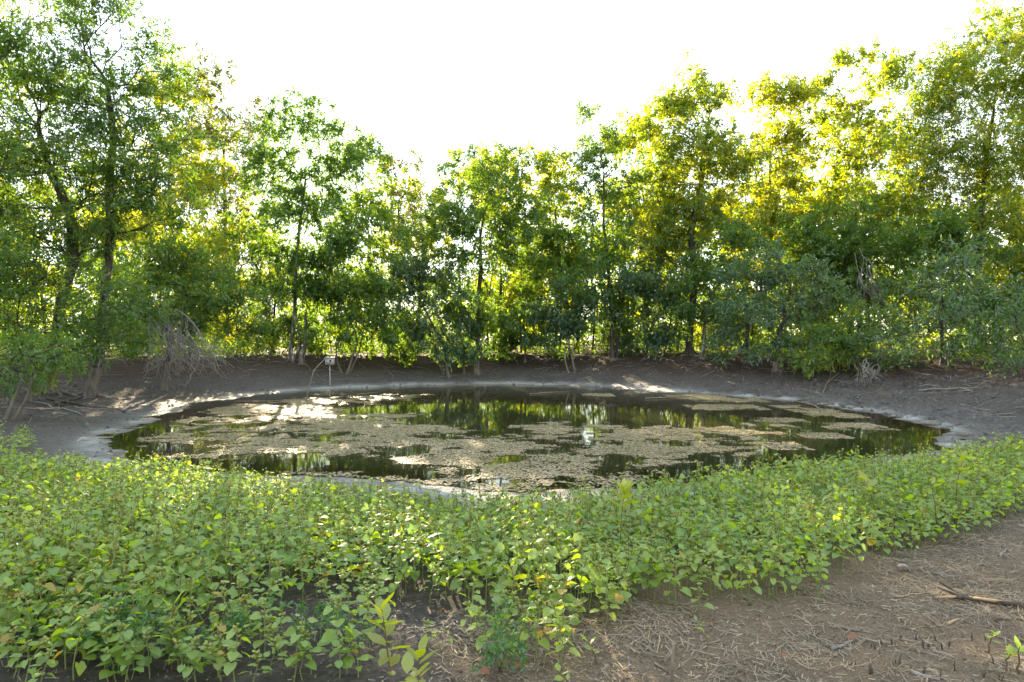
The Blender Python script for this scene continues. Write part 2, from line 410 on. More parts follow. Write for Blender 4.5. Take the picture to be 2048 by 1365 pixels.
def ground_material():
    m, n, L, out = new_mat('pond_mud_and_soil')
    at_ = n.new('ShaderNodeAttribute'); at_.attribute_name = 'zone'
    sep = n.new('ShaderNodeSeparateColor'); L.new(at_.outputs['Color'], sep.inputs[0])
    geo = n.new('ShaderNodeNewGeometry')
    def noise(scale, det=6, rough=0.6):
        z = n.new('ShaderNodeTexNoise'); z.inputs['Scale'].default_value = scale; z.inputs['Detail'].default_value = det; z.inputs['Roughness'].default_value = rough
        L.new(geo.outputs['Position'], z.inputs['Vector']); return z
    def mix(fac, a, b):
        x = n.new('ShaderNodeMix'); x.data_type = 'RGBA'
        L.new(fac, x.inputs[0]); L.new(a, x.inputs['A']); L.new(b, x.inputs['B']); return x.outputs['Result']
    n1, n2, n3 = noise(3.0), noise(11.0, 10, 0.78), noise(90.0, 4, 0.7)
    mud = ramp(n, [(0.3, (0.028, 0.023, 0.020)), (0.5, (0.062, 0.052, 0.045)), (0.7, (0.13, 0.114, 0.101))]); L.new(n2.outputs['Fac'], mud.inputs[0])
    film = ramp(n, [(0.32, (0.16, 0.155, 0.15)), (0.55, (0.36, 0.355, 0.345)), (0.7, (0.5, 0.49, 0.47))]); L.new(n2.outputs['Fac'], film.inputs[0])
    lit = ramp(n, [(0.3, (0.022, 0.015, 0.012)), (0.5, (0.046, 0.031, 0.023)), (0.66, (0.09, 0.05, 0.034)), (0.8, (0.14, 0.085, 0.05))]); L.new(n2.outputs['Fac'], lit.inputs[0])
    stw = ramp(n, [(0.3, (0.075, 0.052, 0.035)), (0.5, (0.165, 0.118, 0.078)), (0.72, (0.31, 0.232, 0.15))]); L.new(n3.outputs['Fac'], stw.inputs[0])
    mea = ramp(n, [(0.3, (0.13, 0.13, 0.03)), (0.7, (0.3, 0.25, 0.07))]); L.new(n1.outputs['Fac'], mea.inputs[0])  # grass colour carries the yellow of backlight
    def soft(o, amt=0.5):
        a = n.new('ShaderNodeMath'); a.operation = 'MULTIPLY_ADD'; a.inputs[1].default_value = amt; a.inputs[2].default_value = -amt / 2
        L.new(n2.outputs['Fac'], a.inputs[0])
        b = n.new('ShaderNodeMath'); b.operation = 'ADD'; b.use_clamp = True; L.new(o, b.inputs[0]); L.new(a.outputs[0], b.inputs[1])
        return b.outputs[0]
    c = mix(sep.outputs[0], mud.outputs[0], film.outputs[0])
    c = mix(soft(sep.outputs[1], 0.4), c, lit.outputs[0])
    c = mix(soft(sep.outputs[2], 0.8), c, stw.outputs[0])
    c = mix(at_.outputs['Alpha'], c, mea.outputs[0])
    # the silt under water
    sp = n.new('ShaderNodeSeparateXYZ'); L.new(geo.outputs['Position'], sp.inputs[0])
    mr = n.new('ShaderNodeMapRange'); mr.inputs['From Min'].default_value = -0.02; mr.inputs['From Max'].default_value = 0.03
    L.new(sp.outputs['Z'], mr.inputs['Value'])
    silt = ramp(n, [(0.3, (0.05, 0.037, 0.02)), (0.7, (0.10, 0.075, 0.04))]); L.new(n1.outputs['Fac'], silt.inputs[0])
    c = mix(mr.outputs[0], silt.outputs[0], c)
    p = n.new('ShaderNodeBsdfPrincipled'); L.new(c, p.inputs['Base Color'])
    p.inputs['Specular IOR Level'].default_value = 0.25
    ro = n.new('ShaderNodeMapRange'); ro.inputs['From Min'].default_value = 0.02; ro.inputs['From Max'].default_value = 0.25
    ro.inputs['To Min'].default_value = 0.5; ro.inputs['To Max'].default_value = 0.95
    L.new(sp.outputs['Z'], ro.inputs['Value']); L.new(ro.outputs[0], p.inputs['Roughness'])
    hsum = n.new('ShaderNodeMath'); hsum.operation = 'MULTIPLY_ADD'; hsum.inputs[1].default_value = 0.35
    L.new(n3.outputs['Fac'], hsum.inputs[0]); L.new(n2.outputs['Fac'], hsum.inputs[2])
    bp = n.new('ShaderNodeBump'); bp.inputs['Strength'].default_value = 0.9; bp.inputs['Distance'].default_value = 0.05
    L.new(hsum.outputs[0], bp.inputs['Height']); L.new(bp.outputs[0], p.inputs['Normal'])
    L.new(p.outputs[0], out.inputs['Surface'])
    return m
tag(obj('ground', gme, ground_material()), kind='structure')

# ------------------------------------------------------------------ pond water
def water_material():
    m, n, L, out = new_mat('pond_water')
    geo = n.new('ShaderNodeNewGeometry')
    nz = n.new('ShaderNodeTexNoise'); nz.inputs['Scale'].default_value = 2.2; nz.inputs['Detail'].default_value = 3
    L.new(geo.outputs['Position'], nz.inputs['Vector'])
    bp = n.new('ShaderNodeBump'); bp.inputs['Strength'].default_value = 0.05; bp.inputs['Distance'].default_value = 0.02
    L.new(nz.outputs['Fac'], bp.inputs['Height'])
    fr = n.new('ShaderNodeFresnel'); fr.inputs['IOR'].default_value = 1.33; L.new(bp.outputs[0], fr.inputs['Normal'])
    gl = n.new('ShaderNodeBsdfGlossy'); gl.inputs['Roughness'].default_value = 0.035; L.new(bp.outputs[0], gl.inputs['Normal'])
    gl.inputs['Color'].default_value = (0.92, 0.94, 0.9, 1)
    tr = n.new('ShaderNodeBsdfTransparent'); tr.inputs['Color'].default_value = (0.62, 0.52, 0.30, 1)
    mk = n.new('ShaderNodeBsdfDiffuse'); mk.inputs['Color'].default_value = (0.028, 0.026, 0.012, 1)
    # murk: the clear share falls with depth, read from the bed's depth at each vertex
    a = n.new('ShaderNodeAttribute'); a.attribute_name = 'murk'
    body = n.new('ShaderNodeMixShader'); L.new(a.outputs['Fac'], body.inputs[0]); L.new(tr.outputs[0], body.inputs[1]); L.new(mk.outputs[0], body.inputs[2])
    mx = n.new('ShaderNodeMixShader'); L.new(fr.outputs[0], mx.inputs[0]); L.new(body.outputs[0], mx.inputs[1]); L.new(gl.outputs[0], mx.inputs[2])
    L.new(mx.outputs[0], out.inputs['Surface'])
    return m
wx = np.arange(-14.5, 14.5, 0.22); wy = np.arange(8.5, 36.5, 0.22)
WX, WY = np.meshgrid(wx, wy)
WH = land(WX, WY)
wi = np.arange(WX.size).reshape(WX.shape)
wq = np.stack([wi[:-1, :-1], wi[:-1, 1:], wi[1:, 1:], wi[1:, :-1]], -1).reshape(-1, 4)
keep = (WH.ravel()[wq] < 0.03).any(1) & (poly_dist(WX, WY, SHF)[wq] < 1.6).all(1)
wme = np_mesh('pond_water', np.stack([WX, WY, np.zeros_like(WX)], -1).reshape(-1, 3), wq[keep], smooth=True)
mk = wme.attributes.new('murk', 'FLOAT', 'POINT')
mk.data.foreach_set('value', np.clip(-WH.ravel() / 0.16, 0, 1).astype(np.float32))
tag(obj('pond_water', wme, water_material()), kind='structure')

# ------------------------------------------------------------------ floating algae
def algae_material():
    m, n, L, out = new_mat('dried_algae')
    geo = n.new('ShaderNodeNewGeometry')
    nz = n.new('ShaderNodeTexNoise'); nz.inputs['Scale'].default_value = 0.7; nz.inputs['Detail'].default_value = 3
    L.new(geo.outputs['Position'], nz.inputs['Vector'])
    a = n.new('ShaderNodeMath'); a.operation = 'MULTIPLY_ADD'; a.inputs[1].default_value = 0.45
    L.new(geo.outputs['Random Per Island'], a.inputs[0]); 
    b = n.new('ShaderNodeMath'); b.operation = 'MULTIPLY'; b.inputs[1].default_value = 0.6
    L.new(nz.outputs['Fac'], b.inputs[0]); L.new(b.outputs[0], a.inputs[2])
    r = ramp(n, [(0.12, (0.06, 0.06, 0.02)), (0.35, (0.14, 0.12, 0.05)), (0.6, (0.25, 0.195, 0.11)), (0.85, (0.33, 0.265, 0.165))]); L.new(a.outputs[0], r.inputs[0])
    p = n.new('ShaderNodeBsdfPrincipled'); L.new(r.outputs[0], p.inputs['Base Color'])
    p.inputs['Roughness'].default_value = 0.55; p.inputs['Specular IOR Level'].default_value = 0.22
    L.new(p.outputs[0], out.inputs['Surface'])
    return m
M['algae'] = algae_material()
rng = np.random.default_rng(3)

def flakes(cx, cy, size, rng, k=4):
    n_ = len(cx)
    a = np.arange(k) / k * 2 * math.pi + rng.uniform(0, 6, (n_, 1))
    rad = size[:, None] * rng.uniform(0.45, 1.25, (n_, k))
    x = cx[:, None] + rad * np.cos(a); y = cy[:, None] + rad * np.sin(a) * 0.9
    z0 = rng.uniform(0.006, 0.016, (n_, 1))
    tx, ty = rng.normal(0, 0.05, (n_, 1)), rng.normal(0, 0.05, (n_, 1))
    z = np.maximum(z0 + tx * (x - cx[:, None]) + ty * (y - cy[:, None]) + rng.uniform(-0.003, 0.003, (n_, k)), 0.003)
    rim = np.stack([x, y, z], -1)
    cen = np.stack([cx, cy, z0[:, 0] + 0.006], -1)[:, None, :]
    v = np.concatenate([rim, cen], 1).reshape(-1, 3)
    base = np.arange(n_)[:, None] * (k + 1)
    i = np.arange(k)
    t = np.stack([base + i, base + (i + 1) % k, np.broadcast_to(base + k, (n_, k))], -1).reshape(-1, 3)
    return v, t

def mat_region(poly_px, per_m2, thr, seed, size=(0.02, 0.075), fscale=1.1):
    P = np.array([on_water(*p) for p in poly_px])
    lo, hi = P.min(0), P.max(0)
    n_ = int((hi[0] - lo[0]) * (hi[1] - lo[1]) * per_m2)
    r = np.random.default_rng(seed)
    x = r.uniform(lo[0], hi[0], n_); y = r.uniform(lo[1], hi[1], n_)
    d = poly_dist(x, y, P)
    f = fbm(x * fscale, y * fscale * 0.8, seed, 4) * 0.5 + 0.5 * fbm(x * 2.6, y * 3.0, seed + 3, 4)
    edge = sstep(0.5, -0.7, d)
    pr = sstep(thr - 0.07, thr + 0.045, f + 0.22 * (edge - 1))
    keep = (r.random(n_) < pr ** 1.5 + 0.012 * edge) & (d < 0.45) & (hz(x, y) < 0.0)
    x, y, pr = x[keep], y[keep], pr[keep]
    s = r.uniform(size[0], size[1], len(x)) * (0.45 + 0.6 * pr)
    return flakes(x, y, s, r)

v, t = mat_region([(300, 905), (340, 850), (430, 815), (560, 798), (700, 793), (860, 790), (850, 800), (700, 812), (690, 826), (830, 828), (880, 850), (930, 868),
                   (990, 866), (1010, 852), (1180, 846), (1280, 856), (1450, 850), (1560, 848), (1600, 856), (1540, 872), (1500, 890), (1440, 915), (1400, 938), (1280, 952), (1060, 968),
                   (900, 962), (820, 930), (700, 925), (560, 905), (420, 918)], 1300, 0.455, 11, (0.008, 0.036))
tag(obj('algae_mat', np_mesh('algae_mat', v, tris=t), M['algae']), 'broad broken mat of tan algae floating across the pond', 'algae', kind='stuff')
v, t = mat_region([(700, 945), (860, 955), (1000, 968), (1200, 962), (1330, 948), (1240, 972), (1000, 985), (820, 978), (640, 966), (560, 950)], 700, 0.40, 12, (0.012, 0.045))
tag(obj('algae_crust', np_mesh('algae_crust', v, tris=t), M['algae']), 'pale algae crust along the near edge of the pond', 'algae', kind='stuff')
patches = [([(1325, 792), (1400, 789), (1440, 797), (1520, 800), (1540, 806), (1420, 803), (1340, 797)], 'thin tan algae raft lying farthest out below the right-hand trees'),
           ([(1370, 814), (1430, 810), (1510, 812), (1525, 818), (1440, 822), (1385, 819)], 'tan algae raft just in front of the farthest raft'),
           ([(1505, 842), (1560, 837), (1610, 841), (1600, 846), (1530, 847)], 'small tan algae raft above the right end of the big mat'),
           ([(1530, 893), (1570, 886), (1600, 892), (1620, 898), (1560, 902)], 'ragged tan algae raft nearest to the weeds at right'),
           ([(1600, 872), (1640, 867), (1690, 872), (1660, 879), (1615, 878)], 'round orange-tan algae raft alone toward the right shore'),
           ([(1630, 852), (1700, 847), (1760, 853), (1800, 862), (1700, 860)], 'faint greenish algae raft below the right shore'),
           ([(1540, 812), (1640, 818), (1720, 832), (1690, 838), (1600, 828)], 'broken algae raft along the far right shoreline'),
           ([(1165, 790), (1215, 788), (1230, 793), (1180, 795)], 'small algae raft in the dark open water at centre')]
for i, (pp, lb) in enumerate(patches):
    v, t = mat_region(pp, 650, 0.30, 60 + i, (0.014, 0.05), 1.6)
    tag(obj('algae_raft', np_mesh('algae_raft', v, tris=t), M['algae']), lb, 'algae', 'algae rafts drifting on the pond')

# ------------------------------------------------------------------ trees
def leaf_cloud(centres, hub, per, spread, L, W, rng, droop=0.15, sprays=5):
    """many small folded leaves in sprays round each clump centre"""
    n_ = len(centres)
    out = centres - hub; out /= np.linalg.norm(out, axis=1, keepdims=True) + 1e-6
    sd = rng.normal(0, 1, (n_, sprays, 3)) + out[:, None, :] * 0.9 + np.array([0, 0, 0.25])
    sd /= np.linalg.norm(sd, axis=2, keepdims=True)
    k = max(1, per // sprays)
    t = rng.uniform(0.05, 1.0, (n_, sprays, k, 1)) ** 0.8
    ln = spread * rng.uniform(0.7, 1.35, (n_, sprays, 1, 1))
    p = centres[:, None, None, :] + sd[:, :, None, :] * t * ln + rng.normal(0, spread * 0.075, (n_, sprays, k, 3))
    p[..., 2] -= droop * spread * (t[..., 0] ** 2)
    p = p.reshape(-1, 3)
    m = len(p)
    d = np.repeat(sd[:, :, None, :], k, 2).reshape(-1, 3) * 0.7 + rng.normal(0, 0.55, (m, 3)); d[:, 2] -= 0.25
    d /= np.linalg.norm(d, axis=1, keepdims=True) + 1e-6
    up = rng.normal(0, 0.55, (m, 3)) + np.array([0, 0, 0.8])
    sdv = np.cross(d, up); sdv /= np.linalg.norm(sdv, axis=1, keepdims=True) + 1e-6
    nrm = np.cross(sdv, d)
    l = L * rng.uniform(0.65, 1.3, (m, 1)); w_ = W * rng.uniform(0.7, 1.3, (m, 1)) * 0.5
    v = np.stack([p, p + d * l * 0.45 + sdv * w_ + nrm * w_ * 0.3, p + d * l - np.array([0, 0, 1]) * l * 0.08, p + d * l * 0.45 - sdv * w_ + nrm * w_ * 0.3], 1).reshape(-1, 3)
    q = np.arange(m * 4).reshape(-1, 4)
    return v, q

def sample_lobes(lobes, d, rng, dens, depth=0.85):
    C = []
    for (px, py, rx, ry) in lobes:
        c = at(px, py, d)
        a, b = 1.24 * rx / F * d, 1.06 * ry / F * d
        dy = max(0.7 * a, 0.8) * depth
        vol = 4.19 * a * b * dy
        n_ = max(8, int(3.14 * a * b * 12.5 * dens))
        n_ = max(8, int(n_ * 0.78))
        ns = max(4, n_ // 7)
        u = rng.normal(0, 1, (ns, 3)); u /= np.linalg.norm(u, axis=1, keepdims=True)
        r = rng.uniform(0, 1, (ns, 1)) ** 0.40 * rng.uniform(0.85, 1.12, (ns, 1))
        sub = u * r * np.array([a, dy, b])
        wgt = rng.uniform(0.4, 1.6, ns); pick = rng.choice(ns, n_, p=wgt / wgt.sum())
        sc = 0.20 * (a + b) / 2 + 0.16
        C.append(c + sub[pick] + rng.normal(0, 1, (n_, 3)) * np.array([sc, sc, sc * 0.6]) + np.array([0, rng.normal(0, 0.25 * dy), 0]))
    return np.vstack(C)

def skeleton(path, centres, rng, r_trunk):
    """grow limbs from the trunk's upper part to every clump; returns edges (p0, p1, r0, r1)"""
    pts = [np.array(p) for p in path]
    par = [-1] + list(range(len(path) - 1))
    n_tr = len(path)
    first = max(1, int(n_tr * 0.45))
    base = pts[first]
    order = np.argsort(np.linalg.norm(centres - base, axis=1))
    P = np.array(pts)
    P = np.vstack([P, np.zeros((len(centres) * 4, 3))])
    cnt = n_tr
    PL = np.zeros(len(P)); PL[:n_tr] = 0.0
    for ci in order:
        c = centres[ci]
        A = P[first:cnt]
        dv = c - A
        dist = np.linalg.norm(dv, axis=1)
        cost = dist + 0.45 * PL[first:cnt] + 0.8 * np.clip(-dv[:, 2], 0, None) + 0.25 * np.clip(0.6 * dist - dv[:, 2], 0, None)
        k = int(np.argmin(cost)) + first
        L_ = np.linalg.norm(c - P[k])
        ns = 1 if L_ < 0.6 else (2 if L_ < 1.5 else 4)
        a = P[k].copy(); prev = k
        for s in range(1, ns + 1):
            f = s / ns
            q = a + (c - a) * f
            q[2] += 0.10 * L_ * math.sin(math.pi * f) * (1 if c[2] > a[2] else 0.5)
            if s < ns: q += rng.normal(0, 0.03 * L_, 3)
            P[cnt] = q; PL[cnt] = PL[prev] + L_ / ns; par.append(prev); prev = cnt; cnt += 1
    P = P[:cnt]; par = np.array(par)
    for _ in range(3):
        kid = np.zeros_like(P); nk = np.zeros(cnt)
        np.add.at(kid, par[n_tr:], P[n_tr:]); np.add.at(nk, par[n_tr:], 1)
        m_ = (nk > 0) & (np.arange(cnt) >= n_tr)
        P[m_] = 0.5 * P[m_] + 0.25 * P[par[m_]] + 0.25 * kid[m_] / nk[m_][:, None]
    load = np.ones(cnt)
    for i in range(cnt - 1, 0, -1):
        load[par[i]] += load[i]
    r = 0.009 * load ** 0.56
    r *= r_trunk / max(r[0], 1e-6)
    r = np.clip(r, 0.011, r_trunk)
    return P, par, r, n_tr

def frusta(P, par, r, start, k=5, thin=0.0):
    i = np.arange(max(start, 1), len(P))
    i = i[r[i] > thin]
    a, b = P[par[i]], P[i]
    ra, rb = np.minimum(r[par[i]], r[i] * 1.35), r[i]
    d = b - a; d /= np.linalg.norm(d, axis=1, keepdims=True) + 1e-9
    ref = np.where(np.abs(d[:, 2:3]) < 0.9, np.array([[0, 0, 1.0]]), np.array([[1.0, 0, 0]]))
    u = np.cross(d, ref); u /= np.linalg.norm(u, axis=1, keepdims=True) + 1e-9
    v = np.cross(d, u)
    an = np.arange(k) / k * 2 * math.pi
    cs, sn = np.cos(an)[None, :, None], np.sin(an)[None, :, None]
    rad = cs * u[:, None] + sn * v[:, None]
    ring0 = a[:, None] + rad * ra[:, None, None]
    ring1 = (b + d * 0.01)[:, None] + rad * rb[:, None, None]
    V = np.concatenate([ring0, ring1], 1).reshape(-1, 3)
    bse = np.arange(len(i))[:, None] * 2 * k
    j = np.arange(k)
    q = np.stack([bse + j, bse + (j + 1) % k, bse + k + (j + 1) % k, bse + k + j], -1).reshape(-1, 4)
    return V, q

def trunk_mesh(path, r0, rng, flare=1.9, roots=6, k=10):
    mb = MB()
    # refine path
    P = np.array(path)
    seg = np.linspace(0, len(P) - 1, len(P) * 4 - 3)
    i0 = np.clip(seg.astype(int), 0, len(P) - 2); f = (seg - i0)[:, None]
    Q = P[i0] * (1 - f) + P[i0 + 1] * f
    for _ in range(2):
        Q[1:-1] = (Q[:-2] + 2 * Q[1:-1] + Q[2:]) / 4
    Q[1:-1] += rng.normal(0, r0 * 0.12, (len(Q) - 2, 3)) * np.array([1, 1, 0.2])
    hgt = Q[:, 2] - Q[0, 2]
    rad = r0 * (1 - 0.35 * np.linspace(0, 1, len(Q))) * (1 + (flare - 1) * np.exp(-hgt / (1.6 * r0 + 0.12)))
    Q = np.vstack([Q[0] + np.array([0, 0, -0.25]), Q]); rad = np.concatenate([[rad[0] * 1.05], rad])
    mb.tube(Q, rad, k)
    for s in range(roots):
        a = s / roots * 2 * math.pi + rng.uniform(-0.4, 0.4)
        ln = r0 * rng.uniform(3.5, 7.5)
        bx, by, bz = Q[1]
        pts = []; rr = []
        for f in np.linspace(0, 1, 7):
            aa = a + 0.35 * math.sin(f * 4 + s)
            x = bx + math.cos(aa) * (r0 * 0.9 + ln * f); y = by + math.sin(aa) * (r0 * 0.9 + ln * f)
            z = gz(x, y) + r0 * (0.75 * (1 - f) ** 2.5 - 0.02) - 0.06 * f
            pts.append((x, y, z)); rr.append(r0 * 0.42 * (1 - 0.75 * f))
        mb.tube(pts, rr, 6)
    return mb.mesh('trunk')

NTRI = [0]
def tree(name, label, px, d, lobes, mat='leaf_green', r=0.12, fork=None, bend=(), dens=1.0, per=45, leaf=(0.2, 0.076), spread=0.42, bark='bark',
         stems=(), seed=0, group=None, roots=6, cat='tree', fluff=1.0, droop=0.15, depth=0.85, base_y=None):
    rng = np.random.default_rng(1000 + seed)
    r = r * 0.78
    if d > 39.5: leaf = (leaf[0] * 1.2, leaf[1] * 1.3); dens *= 0.72; spread *= 1.12
    x0 = (px - CX) / F * d
    B = np.array([x0, d, gz(x0, d)])
    C = sample_lobes(lobes, d, rng, dens, depth)
    C = C[C[:, 2] > hz(C[:, 0], C[:, 1]) + 0.25]
    if fork is None:
        ys = sorted(l[1] for l in lobes)
        fork = (np.mean([l[0] for l in lobes]) * 0.5 + px * 0.5, ys[-1])
    way = [(px, None)] + list(bend) + [fork]
    path = [B]
    for (qx, qy) in way[1:]:
        p = at(qx, qy, d); p[1] += rng.normal(0, 0.1)
        path.append(p)
    # leader into the crown
    topl = min(lobes, key=lambda l: l[1])
    tp = at(topl[0], topl[1] + topl[3] * 0.2, d)
    f = path[-1]
    for t_ in (0.25, 0.5, 0.75):
        q = f + (tp - f) * t_ + rng.normal(0, 0.12, 3); path.append(q)
    # densify
    pp = [path[0]]
    for a, b in zip(path[:-1], path[1:]):
        m = max(1, int(np.linalg.norm(b - a) / 0.8))
        for s in range(1, m + 1): pp.append(a + (b - a) * s / m)
    P, par, rad, n_tr = skeleton(pp, C, rng, r)
    root = empty(name, B)
    inv = -B
    tm = trunk_mesh(path[:len(path) - 2], r, rng, roots=roots)
    tm.transform(Matrix.Translation(inv)); obj('trunk', tm, M[bark], root)
    for (sx, dx, sr, stop) in stems:
        bx = (sx - CX) / F * (d + dx)
        b0 = np.array([bx, d + dx, gz(bx, d + dx)])
        e = at(stop[0], stop[1], d)
        mid = b0 + (e - b0) * 0.45 + np.array([0.12 * np.sign(sx - px + 0.01), 0, 0])
        sm = trunk_mesh([b0, mid, e], sr, rng, flare=1.5, roots=3, k=8)
        sm.transform(Matrix.Translation(inv)); obj('trunk', sm, M[bark], root)
    V, q = frusta(P, par, rad, 1, 4, 0.0112 if d > 30 else 0)
    obj('limbs', np_mesh('limbs', V + inv, q, smooth=True), M[bark], root)
    hub = C.mean(0)
    V, q = leaf_cloud(C, hub, per, spread, leaf[0], leaf[1], rng, droop)
    NTRI[0] += len(q) * 2
    obj('crown', np_mesh('crown', V + inv, q), M[mat], root)
    tag(root, label, cat, group)
    return root

BANK = 'trees rooted along the pond bank'
BACK = 'trees standing behind the bank'
# --- left bank
tree('bank_tree', 'thick flared trunk at far left, vase of dark limbs and airy crown', 98, 22.4,
     [(55, 130, 85, 95), (30, 290, 100, 110), (150, 330, 100, 100), (110, 440, 110, 70), (20, 430, 70, 70), (270, 400, 80, 50)],
     r=0.24, fork=(142, 520), bend=[(112, 700), (128, 600)], dens=1.15, seed=1, group=BANK, leaf=(0.155, 0.055), roots=8)
tree('bank_tree', 'leaning flared trunk beside the thick far-left one, tall crown leaving the frame', 180, 23.0,
     [(215, 60, 90, 80), (305, 130, 38, 75), (245, 210, 105, 90), (335, 270, 95, 80), (320, 410, 90, 50), (170, 200, 70, 80)],
     r=0.20, fork=(222, 470), bend=[(200, 700), (209, 600)], dens=1.05, seed=2, group=BANK, leaf=(0.155, 0.055), bark='bark', roots=8)
tree('bank_tree', 'tree at the left frame edge, crown cut by the frame', -90, 19.5,
     [(-70, 210, 130, 170), (-60, 470, 110, 110), (-40, 60, 90, 90)], r=0.2, fork=(-80, 560), dens=0.7, seed=3, group=BANK, leaf=(0.155, 0.055))
tree('bank_sapling', 'low leafy ash before the two flared trunks at left', 60, 20.5,
     [(80, 610, 105, 62), (170, 650, 90, 50), (40, 690, 90, 45), (130, 705, 70, 38), (30, 560, 70, 50), (230, 590, 60, 45)],
     r=0.05, fork=(75, 700), dens=2.2, per=26, leaf=(0.15, 0.05), seed=4, group=BANK, roots=3, mat='leaf_green')
tree('bank_sapling', 'sprawling multi-stemmed sapling at the lower left frame edge', 12, 16.8,
     [(10, 730, 70, 38), (60, 700, 55, 35), (-30, 690, 60, 45)], r=0.045, fork=(40, 745), stems=[(28, 0.1, 0.035, (70, 735)), (2, 0.2, 0.03, (0, 740))],
     dens=2.2, per=26, leaf=(0.14, 0.05), seed=5, group=BANK, roots=3)
tree('bank_tree', 'tree whose yellow-tipped boughs droop over the bare brush at left', 330, 26.5,
     [(370, 600, 90, 50), (440, 645, 62, 42), (300, 640, 60, 45), (390, 540, 90, 50), (310, 540, 80, 50), (470, 600, 40, 40)],
     r=0.10, fork=(345, 640), dens=1.5, seed=6, group=BANK, leaf=(0.15, 0.052))
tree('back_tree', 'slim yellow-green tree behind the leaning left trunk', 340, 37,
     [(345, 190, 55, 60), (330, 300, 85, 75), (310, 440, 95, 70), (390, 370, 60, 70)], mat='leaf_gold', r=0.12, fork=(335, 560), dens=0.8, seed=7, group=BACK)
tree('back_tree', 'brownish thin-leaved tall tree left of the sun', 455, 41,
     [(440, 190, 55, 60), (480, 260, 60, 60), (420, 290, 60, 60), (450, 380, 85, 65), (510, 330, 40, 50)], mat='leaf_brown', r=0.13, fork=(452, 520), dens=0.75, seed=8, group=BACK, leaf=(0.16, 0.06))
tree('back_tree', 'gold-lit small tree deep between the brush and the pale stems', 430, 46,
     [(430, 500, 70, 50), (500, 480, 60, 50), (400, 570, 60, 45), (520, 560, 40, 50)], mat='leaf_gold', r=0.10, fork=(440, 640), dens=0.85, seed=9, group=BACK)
tree('cedar', 'dark dense cedar standing left of the pale clumped stems', 545, 39,
     [(548, 560, 26, 40), (545, 620, 38, 40), (550, 665, 46, 35), (510, 640, 24, 40)], mat='leaf_dark', r=0.12, fork=(547, 690), dens=1.8, per=60, leaf=(0.12, 0.035), spread=0.35, seed=10, group=BACK)
tree('bank_tree', 'pale clump of three mud-marked stems left of the nest box', 583, 34.2,
     [(612, 250, 66, 62), (580, 350, 80, 75), (680, 340, 62, 75), (620, 460, 100, 85), (580, 560, 70, 55), (650, 600, 60, 50), (610, 410, 80, 60), (650, 520, 70, 50)],
     r=0.13, fork=(590, 640), bend=[(580, 700)], stems=[(603, -0.1, 0.11, (612, 620)), (594, 0.35, 0.09, (598, 640))], bark='bark_pale', dens=0.9, seed=11, group=BANK)
tree('bank_shrub', 'leafy bush of slanting stems right of the nest box', 694, 34.0,
     [(715, 610, 55, 50), (680, 570, 50, 50), (745, 650, 48, 38), (665, 665, 34, 28)], r=0.07, fork=(712, 690),
     stems=[(683, 0.1, 0.05, (672, 690)), (700, 0.2, 0.05, (728, 660))], bark='bark_pale', dens=1.2, seed=12, group=BANK, roots=4)
tree('back_tree', 'green tree filling the gap right of the sun', 745, 40,
     [(735, 430, 58, 75), (712, 320, 40, 50), (770, 520, 55, 60), (720, 540, 50, 55)], r=0.11, fork=(745, 620), dens=0.68, seed=13, group=BACK)
tree('back_tree', 'dark thin-topped tree against the sky dip', 797, 46,
     [(795, 350, 36, 45), (810, 390, 36, 40), (770, 400, 30, 45), (800, 450, 45, 45)], mat='leaf_brown', r=0.10, fork=(800, 560), dens=0.5, seed=14, group=BACK)
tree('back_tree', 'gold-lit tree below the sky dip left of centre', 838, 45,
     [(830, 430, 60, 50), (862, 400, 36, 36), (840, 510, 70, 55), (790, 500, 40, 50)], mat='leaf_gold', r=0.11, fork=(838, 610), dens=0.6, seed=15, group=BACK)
# --- far bank, centre
tree('bank_shrub', 'dense blue-green bush of three stems left of the centre trunk', 897, 35.6,
     [(865, 600, 62, 52), (890, 665, 66, 42), (830, 570, 46, 46), (920, 690, 40, 28), (830, 650, 40, 40)], mat='leaf_teal', r=0.09, fork=(890, 700),
     stems=[(888, 0.2, 0.06, (870, 690)), (927, 0.4, 0.07, (920, 690))], dens=1.3, seed=16, group=BANK, roots=4)
tree('bank_tree', 'centre tree with straight mud-marked trunk forking low', 954, 36.2,
     [(972, 350, 72, 42), (960, 430, 95, 60), (945, 520, 88, 48), (895, 470, 50, 48), (1020, 460, 45, 50), (985, 655, 46, 36), (955, 620, 46, 30)],
     mat='leaf_green', r=0.14, fork=(956, 600), bend=[(955, 690)], bark='bark', dens=1.1, seed=17, group=BANK)
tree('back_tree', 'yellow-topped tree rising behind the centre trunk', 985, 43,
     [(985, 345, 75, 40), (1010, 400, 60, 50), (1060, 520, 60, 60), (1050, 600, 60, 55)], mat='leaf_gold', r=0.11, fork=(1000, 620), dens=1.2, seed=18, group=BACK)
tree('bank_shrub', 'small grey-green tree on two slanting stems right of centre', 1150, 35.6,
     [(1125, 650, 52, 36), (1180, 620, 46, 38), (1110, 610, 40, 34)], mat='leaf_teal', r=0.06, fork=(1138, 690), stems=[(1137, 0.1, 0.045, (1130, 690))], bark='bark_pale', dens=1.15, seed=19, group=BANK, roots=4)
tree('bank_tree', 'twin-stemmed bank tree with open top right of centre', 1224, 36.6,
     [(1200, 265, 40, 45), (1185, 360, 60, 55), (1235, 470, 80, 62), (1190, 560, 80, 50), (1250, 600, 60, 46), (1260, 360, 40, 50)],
     mat='leaf_green', r=0.14, fork=(1222, 610), stems=[(1232, 0.2, 0.09, (1236, 620))], dens=0.95, seed=20, group=BANK)
